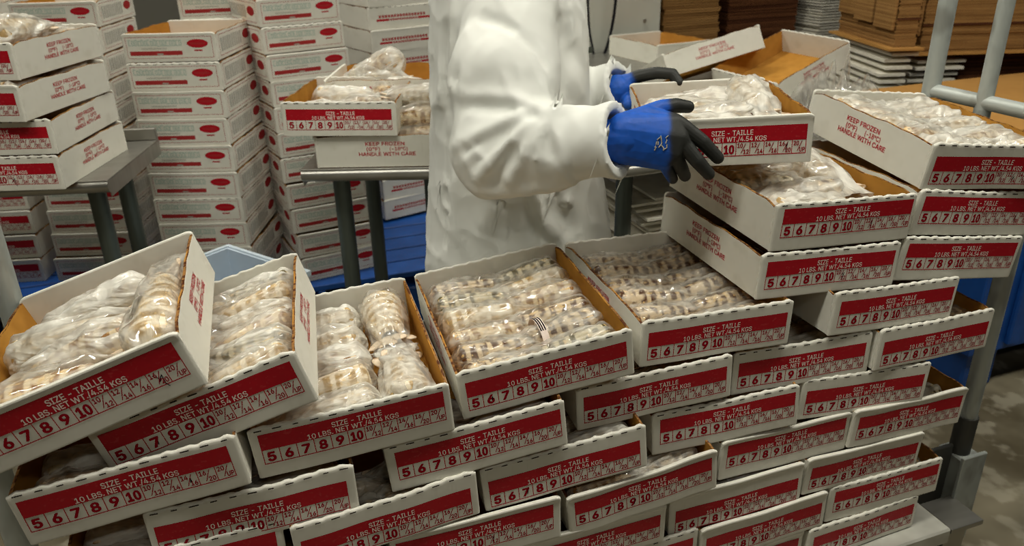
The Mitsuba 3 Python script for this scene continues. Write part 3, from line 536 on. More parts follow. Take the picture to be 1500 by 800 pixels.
# ---------------------------------------------------------------- stacks of cartons at the back
def stack(pts, n, name, style, sides, zt, group, labfn, seed, open_top=None):
    r2 = np.random.default_rng(seed)
    for i in range(n):
        x, y, yaw = [np.interp(i, [p[0] for p in pts], [p[j] for p in pts]) for j in (1, 2, 3)]
        roll = np.interp(i, [p[0] for p in pts], [p[4] if len(p) > 4 else 0 for p in pts])
        carton(pose(x + r2.uniform(-.003, .003), y + r2.uniform(-.006, .006), zt - 0.0826 * i, yaw + r2.uniform(-.03, .03), roll), labfn(i), group, style, 0, i % 5 == 1, sides=sides)
num = lambda i: ORD[i] if i < len(ORD) else f'{i + 1}th'
stack([(0, -0.144, 1.665, -0.322), (1, -0.147, 1.648, -0.337), (3, -0.148, 1.626, -0.356), (9, -0.142, 1.595, -0.36)], 10, 'S1', 'logo', 'logo', 1.134, 'oval-logo cartons right of the left table', lambda i: f'oval-logo carton, {num(i)} from the top of the stack right of the left table' if i else 'empty oval-logo carton with brown inside, on top of the left stack', 1)
stack([(0, 0.265, 1.835, 0.244), (2, 0.270, 1.782, 0.255), (6, 0.266, 1.729, 0.198), (7, 0.27, 1.686, 0.15), (10, 0.285, 1.63, 0.17)], 11, 'S2', 'logo', 'logo', 1.2035, 'oval-logo cartons behind the middle table', lambda i: f'oval-logo carton, {num(i)} from the top of the leaning stack behind the middle table', 2)
stack([(0, 0.026, 2.085, -0.094), (10, 0.0, 2.01, -0.11)], 11, 'S3', 'logo', 'logo', 1.212, 'oval-logo cartons in the dim gap', lambda i: f'oval-logo carton, {num(i)} from the top in the dim gap between two stacks', 3)
stack([(0, 0.676, 2.165, 0.245), (10, 0.66, 2.12, 0.25)], 11, 'S4', 'bar', 'none', 1.2145, 'red-bar cartons left of the coat', lambda i: f'plain carton with a broken red bar, {num(i)} from the top left of the coat', 4)
stack([(0, -0.508, 2.146, -0.244), (7, -0.514, 1.955, -0.27), (10, -0.533, 1.93, -0.285)], 11, 'S0', 'logo', 'logo', 1.202, 'oval-logo cartons behind the left table', lambda i: f'oval-logo carton, {num(i)} from the top of the stack behind the left table', 5)
stack([(0, -0.84, 2.21, -0.22), (10, -0.845, 2.02, -0.25)], 11, 'S00', 'size', 'none', 1.202, 'size-label cartons at the far left', lambda i: f'size-label carton, {num(i)} from the top of the far left stack', 6)

# ---------------------------------------------------------------- blue pallets, bins, tub
def pallet(name, label, x0, x1, y0, y1, zt):
    k = thing(name, label, 'pallet'); n = 9; w = (y1 - y0) / n
    for i in range(n): part('deck_board', rbox(x0, x1, y0 + i * w + .006, y0 + (i + 1) * w - .006, zt - .022, zt, .003), 'blue_plastic', k)
    m = 7; u = (x1 - x0) / m
    for i in range(m + 1): part('cross_rib', rbox(max(x0, x0 + i * u - .012), min(x1, x0 + i * u + .012), y0 + .006, y1 - .006, zt - .06, zt - .0225, .002), 'blue_plastic', k)
    for i in range(3):
        for j in range(3):
            bx, by = x0 + (x1 - x0 - .14) * i / 2, y0 + (y1 - y0 - .14) * j / 2
            part('foot_block', rbox(bx, bx + .14, by, by + .14, 0.0, zt - .061, .006), 'blue_plastic', k)
pallet('plastic_pallet', 'blue plastic pallet under the stacks behind the middle table', 0.06, 1.0, 1.56, 2.60, 0.334)
pallet('plastic_pallet', 'blue plastic pallet under the stacks at the left', -1.12, -0.36, 1.86, 2.62, 0.334)
pallet('plastic_pallet', 'narrow blue plastic pallet under the stack right of the left table', -0.34, 0.03, 1.58, 2.04, 0.334)
k = thing('plastic_tub', 'milky bluish plastic tub behind the tilted cartons', 'tub')
M = pose(-0.075, 1.385, 0, 0.62); t = .006
part('wall', cat([box(-.002, .34, -t, 0, 0.01, .585), box(-.002, .34, -.30, -.30 + t, 0.01, .585), box(-.002, t, -.30, 0, 0.01, .585), box(.34 - t, .34, -.30, 0, 0.01, .585), box(0, .34, -.30, 0, 0.0, .012)]), 'bin_milky', k, pose(-0.075, 1.385, 0, -0.96))
part('rim', cat([box(-.012, .35, 0, .012, .575, .59), box(-.012, .35, -.312, -.30, .575, .59), box(-.012, 0, -.312, .012, .575, .59), box(.34, .352, -.312, .012, .575, .59)]), 'bin_milky', k, pose(-0.075, 1.385, 0, -0.96))
k = thing('bulk_bin', 'large blue plastic bulk bin behind the right end of the trolley', 'bin')
x0, x1, y0, y1 = 2.10, 3.35, 0.62, 1.30
part('wall', cat([rbox(x0, x1, y0, y0 + .04, .15, .82), rbox(x0, x1, y1 - .04, y1, .15, .82), rbox(x0, x0 + .04, y0, y1, .15, .82), rbox(x1 - .04, x1, y0, y1, .15, .82), box(x0, x1, y0, y1, .15, .18)]), 'blue_plastic', k)
part('rim', cat([rbox(x0 - .03, x1 + .03, y0 - .03, y0 + .03, .78, .838, .008), rbox(x0 - .03, x1 + .03, y1 - .03, y1 + .03, .78, .838, .008), rbox(x0 - .03, x0 + .03, y0, y1, .78, .838, .008), rbox(x1 - .03, x1 + .03, y0, y1, .78, .838, .008)]), 'blue_plastic', k)
for i in range(4): part('wall_rib', rbox(x0 + .14 + i * .3, x0 + .19 + i * .3, y0 - .02, y0, .17, .78, .005), 'blue_plastic', k)
for fx in (x0 + .02, (x0 + x1) / 2 - .07, x1 - .16):
    f = part('foot_runner', rbox(fx, fx + .14, y0 + .02, y1 - .02, 0, .15, .008), 'blue_plastic', k)
    part('bolt_hole', cyl((fx + .07, y0 + .0195, .08), (fx + .07, y0 + .024, .08), .013), 'black_plastic', f)
single('waste_bin', cat([rbox(1.70, 2.05, -0.30, 0.06, 0.0, 0.62, .02), rbox(1.69, 2.06, -0.31, 0.07, 0.60, 0.64, .01)]), 'black_plastic', 'black bin on the concrete floor at the lower right edge', 'bin')

# ---------------------------------------------------------------- cupboard and cable behind the person
k = thing('steel_cupboard', 'tall grey cupboard behind the person with a cable hanging before it', 'cupboard')
part('carcass', rbox(0.98, 1.97, 2.46, 2.95, 0.05, 2.2, .006), 'cabinet_grey', k)
part('door', rbox(0.99, 1.46, 2.44, 2.46, 0.08, 2.18, .004), 'cabinet_grey', k); part('door', rbox(1.475, 1.96, 2.44, 2.46, 0.08, 2.18, .004), 'cabinet_grey', k)
part('rivet', cyl((1.875, 2.432, 1.02), (1.875, 2.442, 1.02), .008, 12), 'steel', k)
part('foot', cat([box(1.0, 1.06, 2.5, 2.9, 0, .05), box(1.89, 1.95, 2.5, 2.9, 0, .05)]), 'cabinet_grey', k)
def spline(P, n=30):
    P = np.array(P, float); s = np.linspace(0, len(P) - 1, n); k = np.arange(len(P))
    from scipy.interpolate import CubicSpline
    return CubicSpline(k, P)(s)
single('hanging_cable', tube(spline([(1.68, 2.38, 1.75), (1.695, 2.38, 1.4), (1.695, 2.38, 1.182), (1.693, 2.38, 1.124), (1.686, 2.38, 1.052), (1.668, 2.38, 0.963), (1.643, 2.38, 0.89), (1.60, 2.38, 0.80), (1.56, 2.39, 0.70)]), 0.0065), 'pen_ink', 'black cable curving down in front of the grey cupboard', 'cable', smooth=40)
single('hanging_cable', tube(spline([(1.55, 2.39, 1.75), (1.559, 2.39, 1.187), (1.561, 2.39, 1.13), (1.57, 2.39, 1.013), (1.589, 2.39, 0.922), (1.60, 2.39, 0.84), (1.60, 2.39, 0.70)]), 0.005), 'pen_ink', 'thin black cable close to the collar of the white coat', 'cable', smooth=40)

# ---------------------------------------------------------------- flattened cartons at the right back
def sheets(x0, x1, y0, y1, z0, z1, t, gap, jx, jy, seed, drift=(0, 0), notch=0):
    r2 = np.random.default_rng(seed); out = []; z = z0; i = 0; n = max(1, (z1 - z0) / (t + gap))
    while z < z1 - t * .5:
        dx, dy = r2.uniform(-jx, jx) + drift[0] * i / n, r2.uniform(-jy, jy) + drift[1] * i / n
        out.append(box(x0 + dx, x1 + dx, y0 + dy, y1 + dy, z, z + t)); z += t + gap; i += 1
    return cat(out)
def bundle(label, x0, x1, y0, y1, z0, z1, mat, seed, t=.008, gap=.0012, jx=.006, jy=.006, drift=(0, 0), M=None, group=None):
    k = thing('carton_bundle', label, 'cardboard', group)
    q = part('sheets', sheets(x0, x1, y0, y1, z0, z1, t, gap, jx, jy, seed, drift), mat, k, M); labels[q] = {'kind': 'stuff'}
    return k
def rack(label, x0, x1, y0, y1, z):
    k = thing('wooden_pallet', label, 'pallet'); n = 6; w = (y1 - y0) / n
    for i in range(n): part('deck_board', box(x0, x1, y0 + i * w + .01, y0 + (i + 1) * w - .01, z - .02, z), 'board_dark', k)
    for x in (x0, (x0 + x1) / 2 - .05, x1 - .1): part('bearer', box(x, x + .1, y0 + .01, y1 - .01, 0, z - .02), 'board_dark', k)
rack('dark pallet under the brown cardboard stacks at the back', 2.02, 3.45, 2.45, 3.4, 0.14)
bundle('tall slanting stack of brown flattened cartons right of the grey cupboard', 2.05, 2.36, 2.52, 3.0, 0.141, 1.45, 'board_brown', 1, .010, .002, .008, .004, (-.04, 0))
bundle('dark reddish stack of flattened cartons in the middle of the back', 2.44, 2.86, 2.60, 3.1, 0.141, 1.45, 'board_dark', 2, .007, .001, .004, .004)
bundle('narrow pale-edged stack of flattened cartons left of the big brown bundles', 2.93, 3.12, 2.50, 2.9, 0.141, 1.45, 'white_inner', 3, .007, .007, .016, .006)
rack('dark pallet under the big brown bundles at the right', 2.15, 4.0, 1.52, 2.5, 0.14)
def tied_bundle(label, c, w, d, z0, z1, seed, flaps):
    M = pose(c[0], c[1], 0, -0.3)
    k = bundle(label, 0, w, 0, d, z0 + .010, z1, 'board_brown', seed, .006, .0008, .003, .003, M=M)
    part('base_sheet', box(-.035, w + .02, -.035, d + .02, z0, z0 + .009), 'board_orange', k, M)
    for i in range(flaps):
        y0, y1 = d * i / flaps + .005, d * (i + 1) / flaps - .005
        part('folded_flap', rbox(-.016 - .005 * (i % 2), -.004, y0, y1, z0 + .07 + .012 * (i % 3), z1 - .02 * (i % 2), .002), 'board_brown', k, M)
    part('strap', box(-.005, w + .005, -.0045, -.0035, z0 + .11, z0 + .118), 'board_dark', k, M)
tied_bundle('left big bundle of brown flattened cartons with flaps folded down its side', (2.45, 1.50), 0.085, 0.50, 0.97, 1.40, 6, 3)
tied_bundle('right big bundle of brown flattened cartons behind the grey uprights', (2.646, 1.56), 1.2, 0.34, 0.93, 1.36, 7, 1)
bundle('staggered flattened white cartons under the left brown bundle', -0.26, -0.155, 0.02, 0.50, 0.141, 0.968, 'white_inner', 4, .011, .015, .014, .014, (0.25, -0.03), M=pose(2.45, 1.50, 0, -0.3))
bundle('staggered flattened white cartons under the right brown bundle', -0.14, 0.06, 0.02, 0.36, 0.141, 0.925, 'white_inner', 5, .011, .015, .014, .014, (0.14, -0.03), M=pose(2.646, 1.56, 0, -0.3))
bundle('dark block of flattened cartons under the right brown bundle', 0.22, 1.2, 0.06, 0.36, 0.141, 0.925, 'board_dark', 15, .009, .001, .004, .004, M=pose(2.646, 1.56, 0, -0.3))
bundle('very dark stack of flattened cartons at the far back right', 2.2, 4.6, 3.5, 4.0, 0.0, 1.7, 'board_dark', 8)
bundle('orange-brown cardboard sheets lying on the blue bulk bin', 2.12, 3.5, 0.68, 1.34, 0.839, 0.862, 'board_orange', 9, .005, .001, .02, .02)
bundle('flattened white cartons stacked under the right work table', 1.00, 1.42, 0.80, 1.35, 0.16, 0.78, 'white_inner', 10, .007, .012, .035, .03)
k = thing('low_shelf', 'dark low shelf under the flattened white cartons', 'shelf'); part('board', box(.95, 1.5, .78, 1.4, .13, .159), 'board_dark', k); part('foot', cat([box(.96, 1.02, .79, 1.39, 0, .13), box(1.43, 1.49, .79, 1.39, 0, .13)]), 'board_dark', k)
# crumpled clear bag behind the top right carton
def crumple(nx, ny, w, d, hgt, seed):
    u, v = np.meshgrid(np.linspace(-1, 1, nx), np.linspace(-1, 1, ny), indexing='ij')
    q = np.stack([u * 4, v * 4, 0 * u], -1); z = meshkit.fbm(q, 4, seed) - 0.35 + 0.35 * np.abs(meshkit.noise(q * 1.7, seed + 1) - .5)
    X = u * w / 2 + 0.03 * (meshkit.noise(q * 1.3, seed + 2) - .5); Y = v * d / 2 + 0.03 * (meshkit.noise(q * 1.3, seed + 3) - .5)
    return gridmesh(np.stack([X, Y, np.maximum(0, z) * hgt * (1.25 - u ** 2) * (1.25 - v ** 2)], -1))
single('plastic_bag', crumple(46, 34, .42, .26, .24, 5), 'bag_clear', 'crumpled clear plastic bag behind the top right open carton', 'bag', pose(1.68, 0.92, 0.899, 0.2), smooth=True)
# ---------------------------------------------------------------- the person
def smin(a, b, k):
    q = np.clip(0.5 + 0.5 * (b - a) / k, 0, 1); return b * (1 - q) + a * q - k * q * (1 - q)
def seg(P, a, b):
    """(distance to the segment, position along it)."""
    a, b = np.asarray(a, float), np.asarray(b, float); d = b - a
    t = np.clip(((P - a) @ d) / (d @ d), 0, 1); return np.linalg.norm(P - a - t[..., None] * d, axis=-1), t
def cone(P, a, b, ra, rb):
    d, t = seg(P, a, b); return d - (ra + (rb - ra) * t)
PF, PL = np.array([0.985, -0.17, 0]), np.array([0.17, 0.985, 0]); PC = np.array([0.572, 0.66, 0.0])
SR, ER, WR = np.array([0.520, 0.492, 1.295]), np.array([0.440, 0.362, 1.078]), np.array([0.588, 0.199, 1.122])
SL, EL, WL = PC + PL * 0.19 + [0.02, 0, 1.29], np.array([0.69, 0.74, 1.05]), np.array([0.792, 0.582, 1.122])
def column(P, za, aa, bb, sh=0.0):
    q = P - PC; u, w = q @ PF - sh, q @ PL; z = P[..., 2]
    a, b = np.interp(z, za, aa), np.interp(z, za, bb)
    u = u - np.interp(z, [0.5, 0.8, 1.1], [0.022, 0.014, 0.0]); r = (np.abs(u / a) ** 2.3 + np.abs(w / b) ** 2.3) ** (1 / 2.3); return (r - 1) * np.minimum(a, b)
def coat_base(P):
    z = P[..., 2]
    body = column(P, [0.45, 0.60, 0.78, 0.95, 1.10, 1.25, 1.33, 1.40, 1.44], [0.240, 0.230, 0.212, 0.184, 0.165, 0.160, 0.150, 0.110, 0.075], [0.262, 0.255, 0.245, 0.228, 0.215, 0.205, 0.190, 0.120, 0.070])
    body = np.maximum(np.maximum(body, 0.46 - z), z - 1.435)
    arm = smin(cone(P, SR, (SR + ER) / 2, 0.088, 0.096), cone(P, (SR + ER) / 2, ER, 0.096, 0.074), 0.03)
    m = ER + (WR - ER) * 0.45
    fore = smin(cone(P, ER, m, 0.071, 0.067), cone(P, m, WR, 0.067, 0.0585), 0.03)
    arm = smin(arm, fore, 0.045)
    fl = (WR - ER) / np.linalg.norm(WR - ER)
    arm = np.minimum(arm, cone(P, WR - fl * 0.05, WR + fl * 0.02, 0.054, 0.068))
    arm = np.maximum(arm, (P - WR) @ fl - 0.012)
    arm = np.maximum(arm, -cone(P, WR - fl * 0.06, WR + fl * 0.06, 0.030, 0.058))
    f2 = (WL - EL) / np.linalg.norm(WL - EL)
    larm = smin(cone(P, SL, EL, 0.090, 0.078), cone(P, EL, WL, 0.074, 0.058), 0.04)
    larm = np.maximum(np.maximum(larm, (P - WL) @ f2 - 0.01), -cone(P, WL - f2 * 0.05, WL + f2 * 0.06, 0.030, 0.050))
    return smin(smin(body, arm, 0.022), larm, 0.03)
FOLDS = [
    ((0.655, 0.495, 1.312), (0.683, 0.515, 1.264), 0.006, 0.008), ((0.683, 0.515, 1.264), (0.6965, 0.528, 1.218), 0.006, 0.008), ((0.672, 0.500, 1.312), (0.694, 0.520, 1.264), -0.005, 0.007),
    ((0.415, 0.580, 1.273), (0.408, 0.585, 1.182), -0.010, 0.012),
    ((0.408, 0.585, 1.182), (0.408, 0.574, 1.146), -0.010, 0.012),
    ((0.408, 0.574, 1.146), (0.409, 0.564, 1.109), -0.010, 0.012),
    ((0.407, 0.601, 1.206), (0.404, 0.594, 1.126), 0.006, 0.010),
    ((0.423, 0.435, 1.288), (0.384, 0.421, 1.228), 0.007, 0.014),
    ((0.433, 0.382, 1.270), (0.388, 0.376, 1.199), 0.006, 0.012),
    ((0.437, 0.437, 1.308), (0.490, 0.372, 1.282), -0.006, 0.010),
    ((0.490, 0.372, 1.282), (0.533, 0.342, 1.217), -0.009, 0.011),
    ((0.533, 0.342, 1.217), (0.508, 0.244, 1.167), -0.011, 0.011),
    ((0.457, 0.367, 1.271), (0.409, 0.358, 1.218), 0.004, 0.018),
    ((0.495, 0.352, 1.259), (0.519, 0.319, 1.180), 0.005, 0.014),
    ((0.395, 0.358, 1.182), (0.457, 0.315, 1.181), 0.012, 0.010),
    ((0.457, 0.315, 1.181), (0.497, 0.263, 1.170), 0.010, 0.010),
    ((0.395, 0.350, 1.171), (0.461, 0.299, 1.168), -0.014, 0.012),
    ((0.376, 0.422, 1.192), (0.395, 0.358, 1.182), 0.008, 0.012),
    ((0.382, 0.403, 1.211), (0.378, 0.395, 1.179), -0.010, 0.010),
    ((0.358, 0.354, 1.099), (0.401, 0.307, 1.133), 0.010, 0.009),
    ((0.401, 0.307, 1.133), (0.466, 0.280, 1.162), 0.010, 0.009),
    ((0.361, 0.334, 1.090), (0.407, 0.294, 1.122), -0.009, 0.009),
    ((0.407, 0.294, 1.122), (0.455, 0.268, 1.150), -0.009, 0.009),
    ((0.384, 0.303, 1.053), (0.420, 0.275, 1.111), 0.010, 0.010),
    ((0.420, 0.275, 1.111), (0.464, 0.258, 1.151), 0.009, 0.009),
    ((0.375, 0.310, 1.065), (0.433, 0.276, 1.132), -0.006, 0.010),
    ((0.431, 0.280, 1.039), (0.441, 0.249, 1.088), 0.008, 0.009),
    ((0.441, 0.249, 1.088), (0.454, 0.244, 1.126), 0.008, 0.009),
    ((0.407, 0.290, 1.044), (0.445, 0.251, 1.120), -0.007, 0.012),
    ((0.479, 0.238, 1.148), (0.460, 0.232, 1.115), 0.008, 0.007),
    ((0.505, 0.202, 1.085), (0.495, 0.216, 1.139), 0.009, 0.007),
    ((0.505, 0.202, 1.085), (0.526, 0.183, 1.138), 0.008, 0.007),
    ((0.483, 0.213, 1.096), (0.481, 0.226, 1.139), -0.009, 0.011),
    ((0.514, 0.188, 1.110), (0.514, 0.208, 1.151), -0.006, 0.009),
    ((0.536, 0.163, 1.118), (0.532, 0.184, 1.149), 0.007, 0.007),
    ((0.523, 0.186, 1.090), (0.539, 0.160, 1.137), -0.006, 0.010),
    ((0.550, 0.149, 1.099), (0.548, 0.159, 1.158), -0.006, 0.008),
    ((0.483, 0.261, 1.164), (0.530, 0.240, 1.171), 0.007, 0.009),
    ((0.530, 0.240, 1.171), (0.561, 0.189, 1.181), 0.006, 0.009),
    ((0.463, 0.272, 1.157), (0.483, 0.261, 1.164), -0.008, 0.008),
    ((0.380, 0.332, 1.027), (0.426, 0.300, 1.020), 0.006, 0.012),
    ((0.426, 0.300, 1.020), (0.474, 0.263, 1.033), 0.006, 0.012),
    ((0.474, 0.263, 1.033), (0.520, 0.229, 1.045), 0.006, 0.012),
    ((0.537, 0.434, 0.957), (0.553, 0.427, 0.909), 0.010, 0.012),
    ((0.553, 0.427, 0.909), (0.586, 0.420, 0.867), 0.012, 0.014),
    ((0.612, 0.429, 0.920), (0.610, 0.431, 0.946), 0.007, 0.010),
    ((0.523, 0.437, 0.956), (0.540, 0.427, 0.884), -0.008, 0.016),
    ((0.630, 0.425, 0.864), (0.592, 0.428, 0.935), -0.006, 0.018),
    ((0.407, 0.540, 0.989), (0.405, 0.520, 0.886), 0.008, 0.010),
    ((0.405, 0.520, 0.886), (0.410, 0.503, 0.843), 0.009, 0.010),
    ((0.404, 0.571, 1.061), (0.399, 0.566, 0.991), -0.005, 0.007),
    ((0.399, 0.566, 0.991), (0.394, 0.559, 0.920), -0.005, 0.007),
    ((0.394, 0.559, 0.920), (0.385, 0.551, 0.824), -0.005, 0.007),
    ((0.389, 0.583, 0.913), (0.402, 0.529, 0.899), 0.006, 0.007),
    ((0.393, 0.544, 0.872), (0.407, 0.511, 0.859), 0.006, 0.007),
    ((0.395, 0.582, 0.970), (0.402, 0.541, 0.937), 0.005, 0.008),
    ((0.445, 0.468, 0.884), (0.471, 0.456, 0.942), 0.006, 0.022),
    ((0.486, 0.441, 0.880), (0.496, 0.444, 0.943), -0.005, 0.020),
    ((0.601, 0.451, 1.300), (0.628, 0.466, 1.241), -0.004, 0.020),
    ((0.628, 0.466, 1.241), (0.657, 0.479, 1.179), -0.004, 0.020),
    ((0.637, 0.467, 1.208), (0.656, 0.475, 1.126), 0.004, 0.020),
]
FOLDS = [f for f in FOLDS if min(np.linalg.norm(np.array(f[0]) - WR), np.linalg.norm(np.array(f[1]) - WR)) > 0.085 and all(abs(coat_base(np.array([np.array(f[0]) * (1 - w) + np.array(f[1]) * w]))[0]) < 0.007 for w in (0.3, 0.5, 0.7))]
def coat_sdf(P):
    d = coat_base(P); near = np.abs(d) < 0.05
    Q = P[near]; e = np.zeros(len(Q))
    for a, b, amp, w in FOLDS:
        s, t = seg(Q, a, b); w = 1.2 * w; e += math.copysign(min(2.7 * abs(amp), 1.0 * w), amp) * (0.75 * np.exp(-(s / w) ** 2) + 0.25 * np.exp(-(s / w) * 1.8)) * np.sqrt(np.clip(4 * t * (1 - t) + 0.15, 0, 1))
    q = Q - PC; th = np.arctan2(q @ PL, q @ PF); low = np.clip((1.12 - Q[:, 2]) / 0.3, 0, 1)
    e += 0.007 * low * (np.abs(meshkit.noise(np.stack([th * 3.2, Q[:, 2] * 2.2, 0 * th], -1), 5) - 0.5) * 2 - 0.4)
    wa = np.clip(1.4 - np.minimum(seg(Q, SR, ER)[0], seg(Q, ER, WR)[0]) / 0.085, 0, 1) ** 0.5
    fd = (WR - ER) / np.linalg.norm(WR - ER); ud = (SR - ER) / np.linalg.norm(SR - ER); sd = np.cross(fd, ud)
    a, b, c = Q @ fd, Q @ ud, Q @ sd
    r1 = 1 - np.abs(meshkit.noise(np.stack([(a + 0.7 * b) * 24, (b - 0.7 * a) * 6.5, c * 9], -1), 21) - 0.5) * 2
    r2 = 1 - np.abs(meshkit.noise(np.stack([(a - 0.4 * b) * 34, (b + 0.4 * a) * 11, c * 13], -1), 33) - 0.5) * 2
    e += wa * (0.0075 * (r1 ** 4 - 0.25) + 0.0042 * (r2 ** 4 - 0.25))
    wt = 1 - wa; r3 = 1 - np.abs(meshkit.noise(np.stack([(q @ PF) * 9 + (q @ PL) * 7, (q @ PL) * 9 - (q @ PF) * 7, Q[:, 2] * 3.2], -1), 8) - 0.5) * 2
    r4 = 1 - np.abs(meshkit.noise(np.stack([Q[:, 0] * 16, Q[:, 1] * 16, Q[:, 2] * 12], -1), 12) - 0.5) * 2
    e += wt * (0.009 * (r3 ** 5 - 0.2) + 0.0035 * (r4 ** 5 - 0.2))
    f2 = (WL - EL) / np.linalg.norm(WL - EL)
    e *= np.clip(np.minimum(np.maximum(-((Q - WR) @ fd) / 0.05 - 0.25, np.linalg.norm(Q - WR, axis=1) / 0.12 - 0.9), np.maximum(-((Q - WL) @ f2) / 0.05 - 0.25, np.linalg.norm(Q - WL, axis=1) / 0.12 - 0.9)), 0.12, 1)
    e += 0.0025 * (meshkit.fbm(Q * [20, 20, 11], 3, 2) - 0.5) * 2
    d[near] = d[near] - np.clip(e, -0.020, 0.017); return d
def surface_nets(fn, lo, hi, hs):
    n = [int(math.ceil((b - a) / hs)) + 1 for a, b in zip(lo, hi)]
    ax = [lo[i] + hs * np.arange(n[i]) for i in range(3)]
    G = np.stack(np.meshgrid(*ax, indexing='ij'), -1); G = G.reshape(-1, 3); d = np.concatenate([fn(G[i:i + 400000]) for i in range(0, len(G), 400000)]).reshape(n); s = d < 0
    acc = np.zeros([k - 1 for k in n] + [3]); cnt = np.zeros([k - 1 for k in n])
    c = list(np.ndindex(2, 2, 2)); sl = lambda o: tuple(slice(o[i], n[i] - 1 + o[i]) for i in range(3))
    for i in range(3):
        for o in c:
            if o[i]: continue
            p = tuple(o[k] + (k == i) for k in range(3)); da, db = d[sl(o)], d[sl(p)]; x = (da < 0) != (db < 0)
            t = np.where(x, da / np.where(x, da - db, 1), 0)
            pos = np.array(o, float)[None, None, None] + t[..., None] * np.eye(3)[i]
            acc += np.where(x[..., None], pos, 0); cnt += x
    ids = -np.ones(cnt.shape, int); on = cnt > 0; ids[on] = np.arange(on.sum())
    V = (np.stack(np.nonzero(on), -1) + acc[on] / cnt[on][:, None]) * hs + np.array(lo)
    F = []
    for i in range(3):
        j, k = (i + 1) % 3, (i + 2) % 3
        a = [slice(1, n[m] - 1) for m in range(3)]; b = list(a); a[i] = slice(0, n[i] - 1); b[i] = slice(1, n[i])
        sa, sb = s[tuple(a)], s[tuple(b)]
        def cell(dj, dk):
            q = [None] * 3; q[i] = slice(0, n[i] - 1); q[j] = slice(1 - dj, n[j] - 1 - dj); q[k] = slice(1 - dk, n[k] - 1 - dk); return ids[tuple(q)]
        q = np.stack([cell(1, 1), cell(0, 1), cell(0, 0), cell(1, 0)], -1)
        f, r = q[sa & ~sb], q[~sa & sb][:, ::-1]; F += [f, r]
    F = np.vstack(F); return trimesh.Trimesh(V, np.vstack([F[:, [0, 1, 2]], F[:, [0, 2, 3]]]), process=False)
import manifold3d as m3
def chain_body(bones, edge, it=8):
    """One smooth mesh from bones (a, b, ra, rb): hulls of spheres, joined, refined and smoothed."""
    def ball(p, r): return m3.Manifold.sphere(r, 20).translate([float(x) for x in p])
    M = None
    for b in bones:
        q = m3.Manifold.batch_hull([ball(p, r) for p, r in b]); M = q if M is None else M + q
    M = M.refine_to_length(edge); me = M.to_mesh(); m = trimesh.Trimesh(me.vert_properties[:, :3], me.tri_verts, process=False); m.merge_vertices()
    return trimesh.smoothing.filter_taubin(m, 0.5, 0.53, it)
scene['coat_cotton'] = matt(proc(lambda p, n, uv: mix((0.735, 0.745, 0.71), (0.67, 0.675, 0.63), smoothstep(0.5, 0.85, fbm(p.x * 9, p.y * 9, p.z * 7, 3)) * 0.6)))
scene['skin'] = gloss((0.52, 0.33, 0.24), 0.5)
scene['hair'] = gloss((0.03, 0.022, 0.018), 0.5)
scene['trousers'] = matt((0.05, 0.055, 0.07))
scene['boot'] = gloss((0.5, 0.5, 0.48), 0.4)
scene['glove_paint'] = gloss({'type': 'mesh_attribute', 'name': 'vertex_color'}, 0.55, 0, 0.35)
per = thing('person', 'person in a white lab coat and blue gloves with black fingers, carrying an open carton', 'person')
hc = PC + PF * 0.085 + [0, 0, 1.60]
hx = lambda f, l, u: hc + PF * f + PL * l + np.array([0, 0, u])
hip = PC - PF * 0.01 + [0, 0, 0.86]
body = [[(hx(0, 0, 0.02), 0.085), (hx(0.022, 0, -0.045), 0.066)], [(hx(-0.025, 0, 0.035), 0.088), (hx(0.03, 0, 0.03), 0.078)], [(hx(0.05, 0, -0.075), 0.038), (hx(0.02, 0, -0.04), 0.06)],
        [(hx(0.095, 0, -0.012), 0.010), (hx(0.082, 0, 0.025), 0.010), (hx(0.085, 0, -0.02), 0.016)], [(hx(-0.03, 0, -0.07), 0.052), (PC + PF * 0.03 + [0, 0, 1.40], 0.056)],
        [(hx(0.0, 0.083, -0.005), 0.016), (hx(-0.012, 0.088, 0.02), 0.020)], [(hx(0.0, -0.083, -0.005), 0.016), (hx(-0.012, -0.088, 0.02), 0.020)],
        [(hx(0.078, 0.02, -0.05), 0.010), (hx(0.078, -0.02, -0.05), 0.010)],
        [(PC + PL * 0.10 + [0, 0, 1.33], 0.06), (PC - PL * 0.10 + [0, 0, 1.33], 0.06), (PC + PL * .07 + [0, 0, 1.0], 0.10), (PC - PL * .07 + [0, 0, 1.0], 0.10)], [(PC + PL * .09 + [0, 0, 0.9], 0.105), (PC - PL * .09 + [0, 0, 0.9], 0.105), (PC + [0, 0, 1.05], 0.11)]]
for s in (-1, 1):
    hp, kn, an = hip + PL * 0.095 * s, PC + PL * 0.11 * s + PF * 0.03 + [0, 0, 0.47], PC + PL * 0.115 * s - PF * 0.01 + [0, 0, 0.09]
    body += [[(hp, 0.088), (kn, 0.060)], [(kn, 0.058), (an, 0.042)], [(an, 0.040), (an + PF * 0.14 + [0, 0, -0.045], 0.034), (an - PF * 0.03 + [0, 0, -0.045], 0.034)]]
part('body', chain_body(body, 0.012, 6), 'skin', per, smooth=True)
for s in (-1, 1):
    e = trimesh.creation.icosphere(2, 0.0115); e.apply_translation(hx(0.077, 0.031 * s, 0.018)); part('eye', e, 'boot', per, smooth=True)
part('hair', chain_body([[(hx(-0.03, 0, 0.045), 0.094), (hx(0.012, 0, 0.062), 0.078)], [(hx(-0.05, 0, -0.02), 0.070), (hx(-0.03, 0, 0.04), 0.09)]], 0.012, 4), 'hair', per, smooth=True)
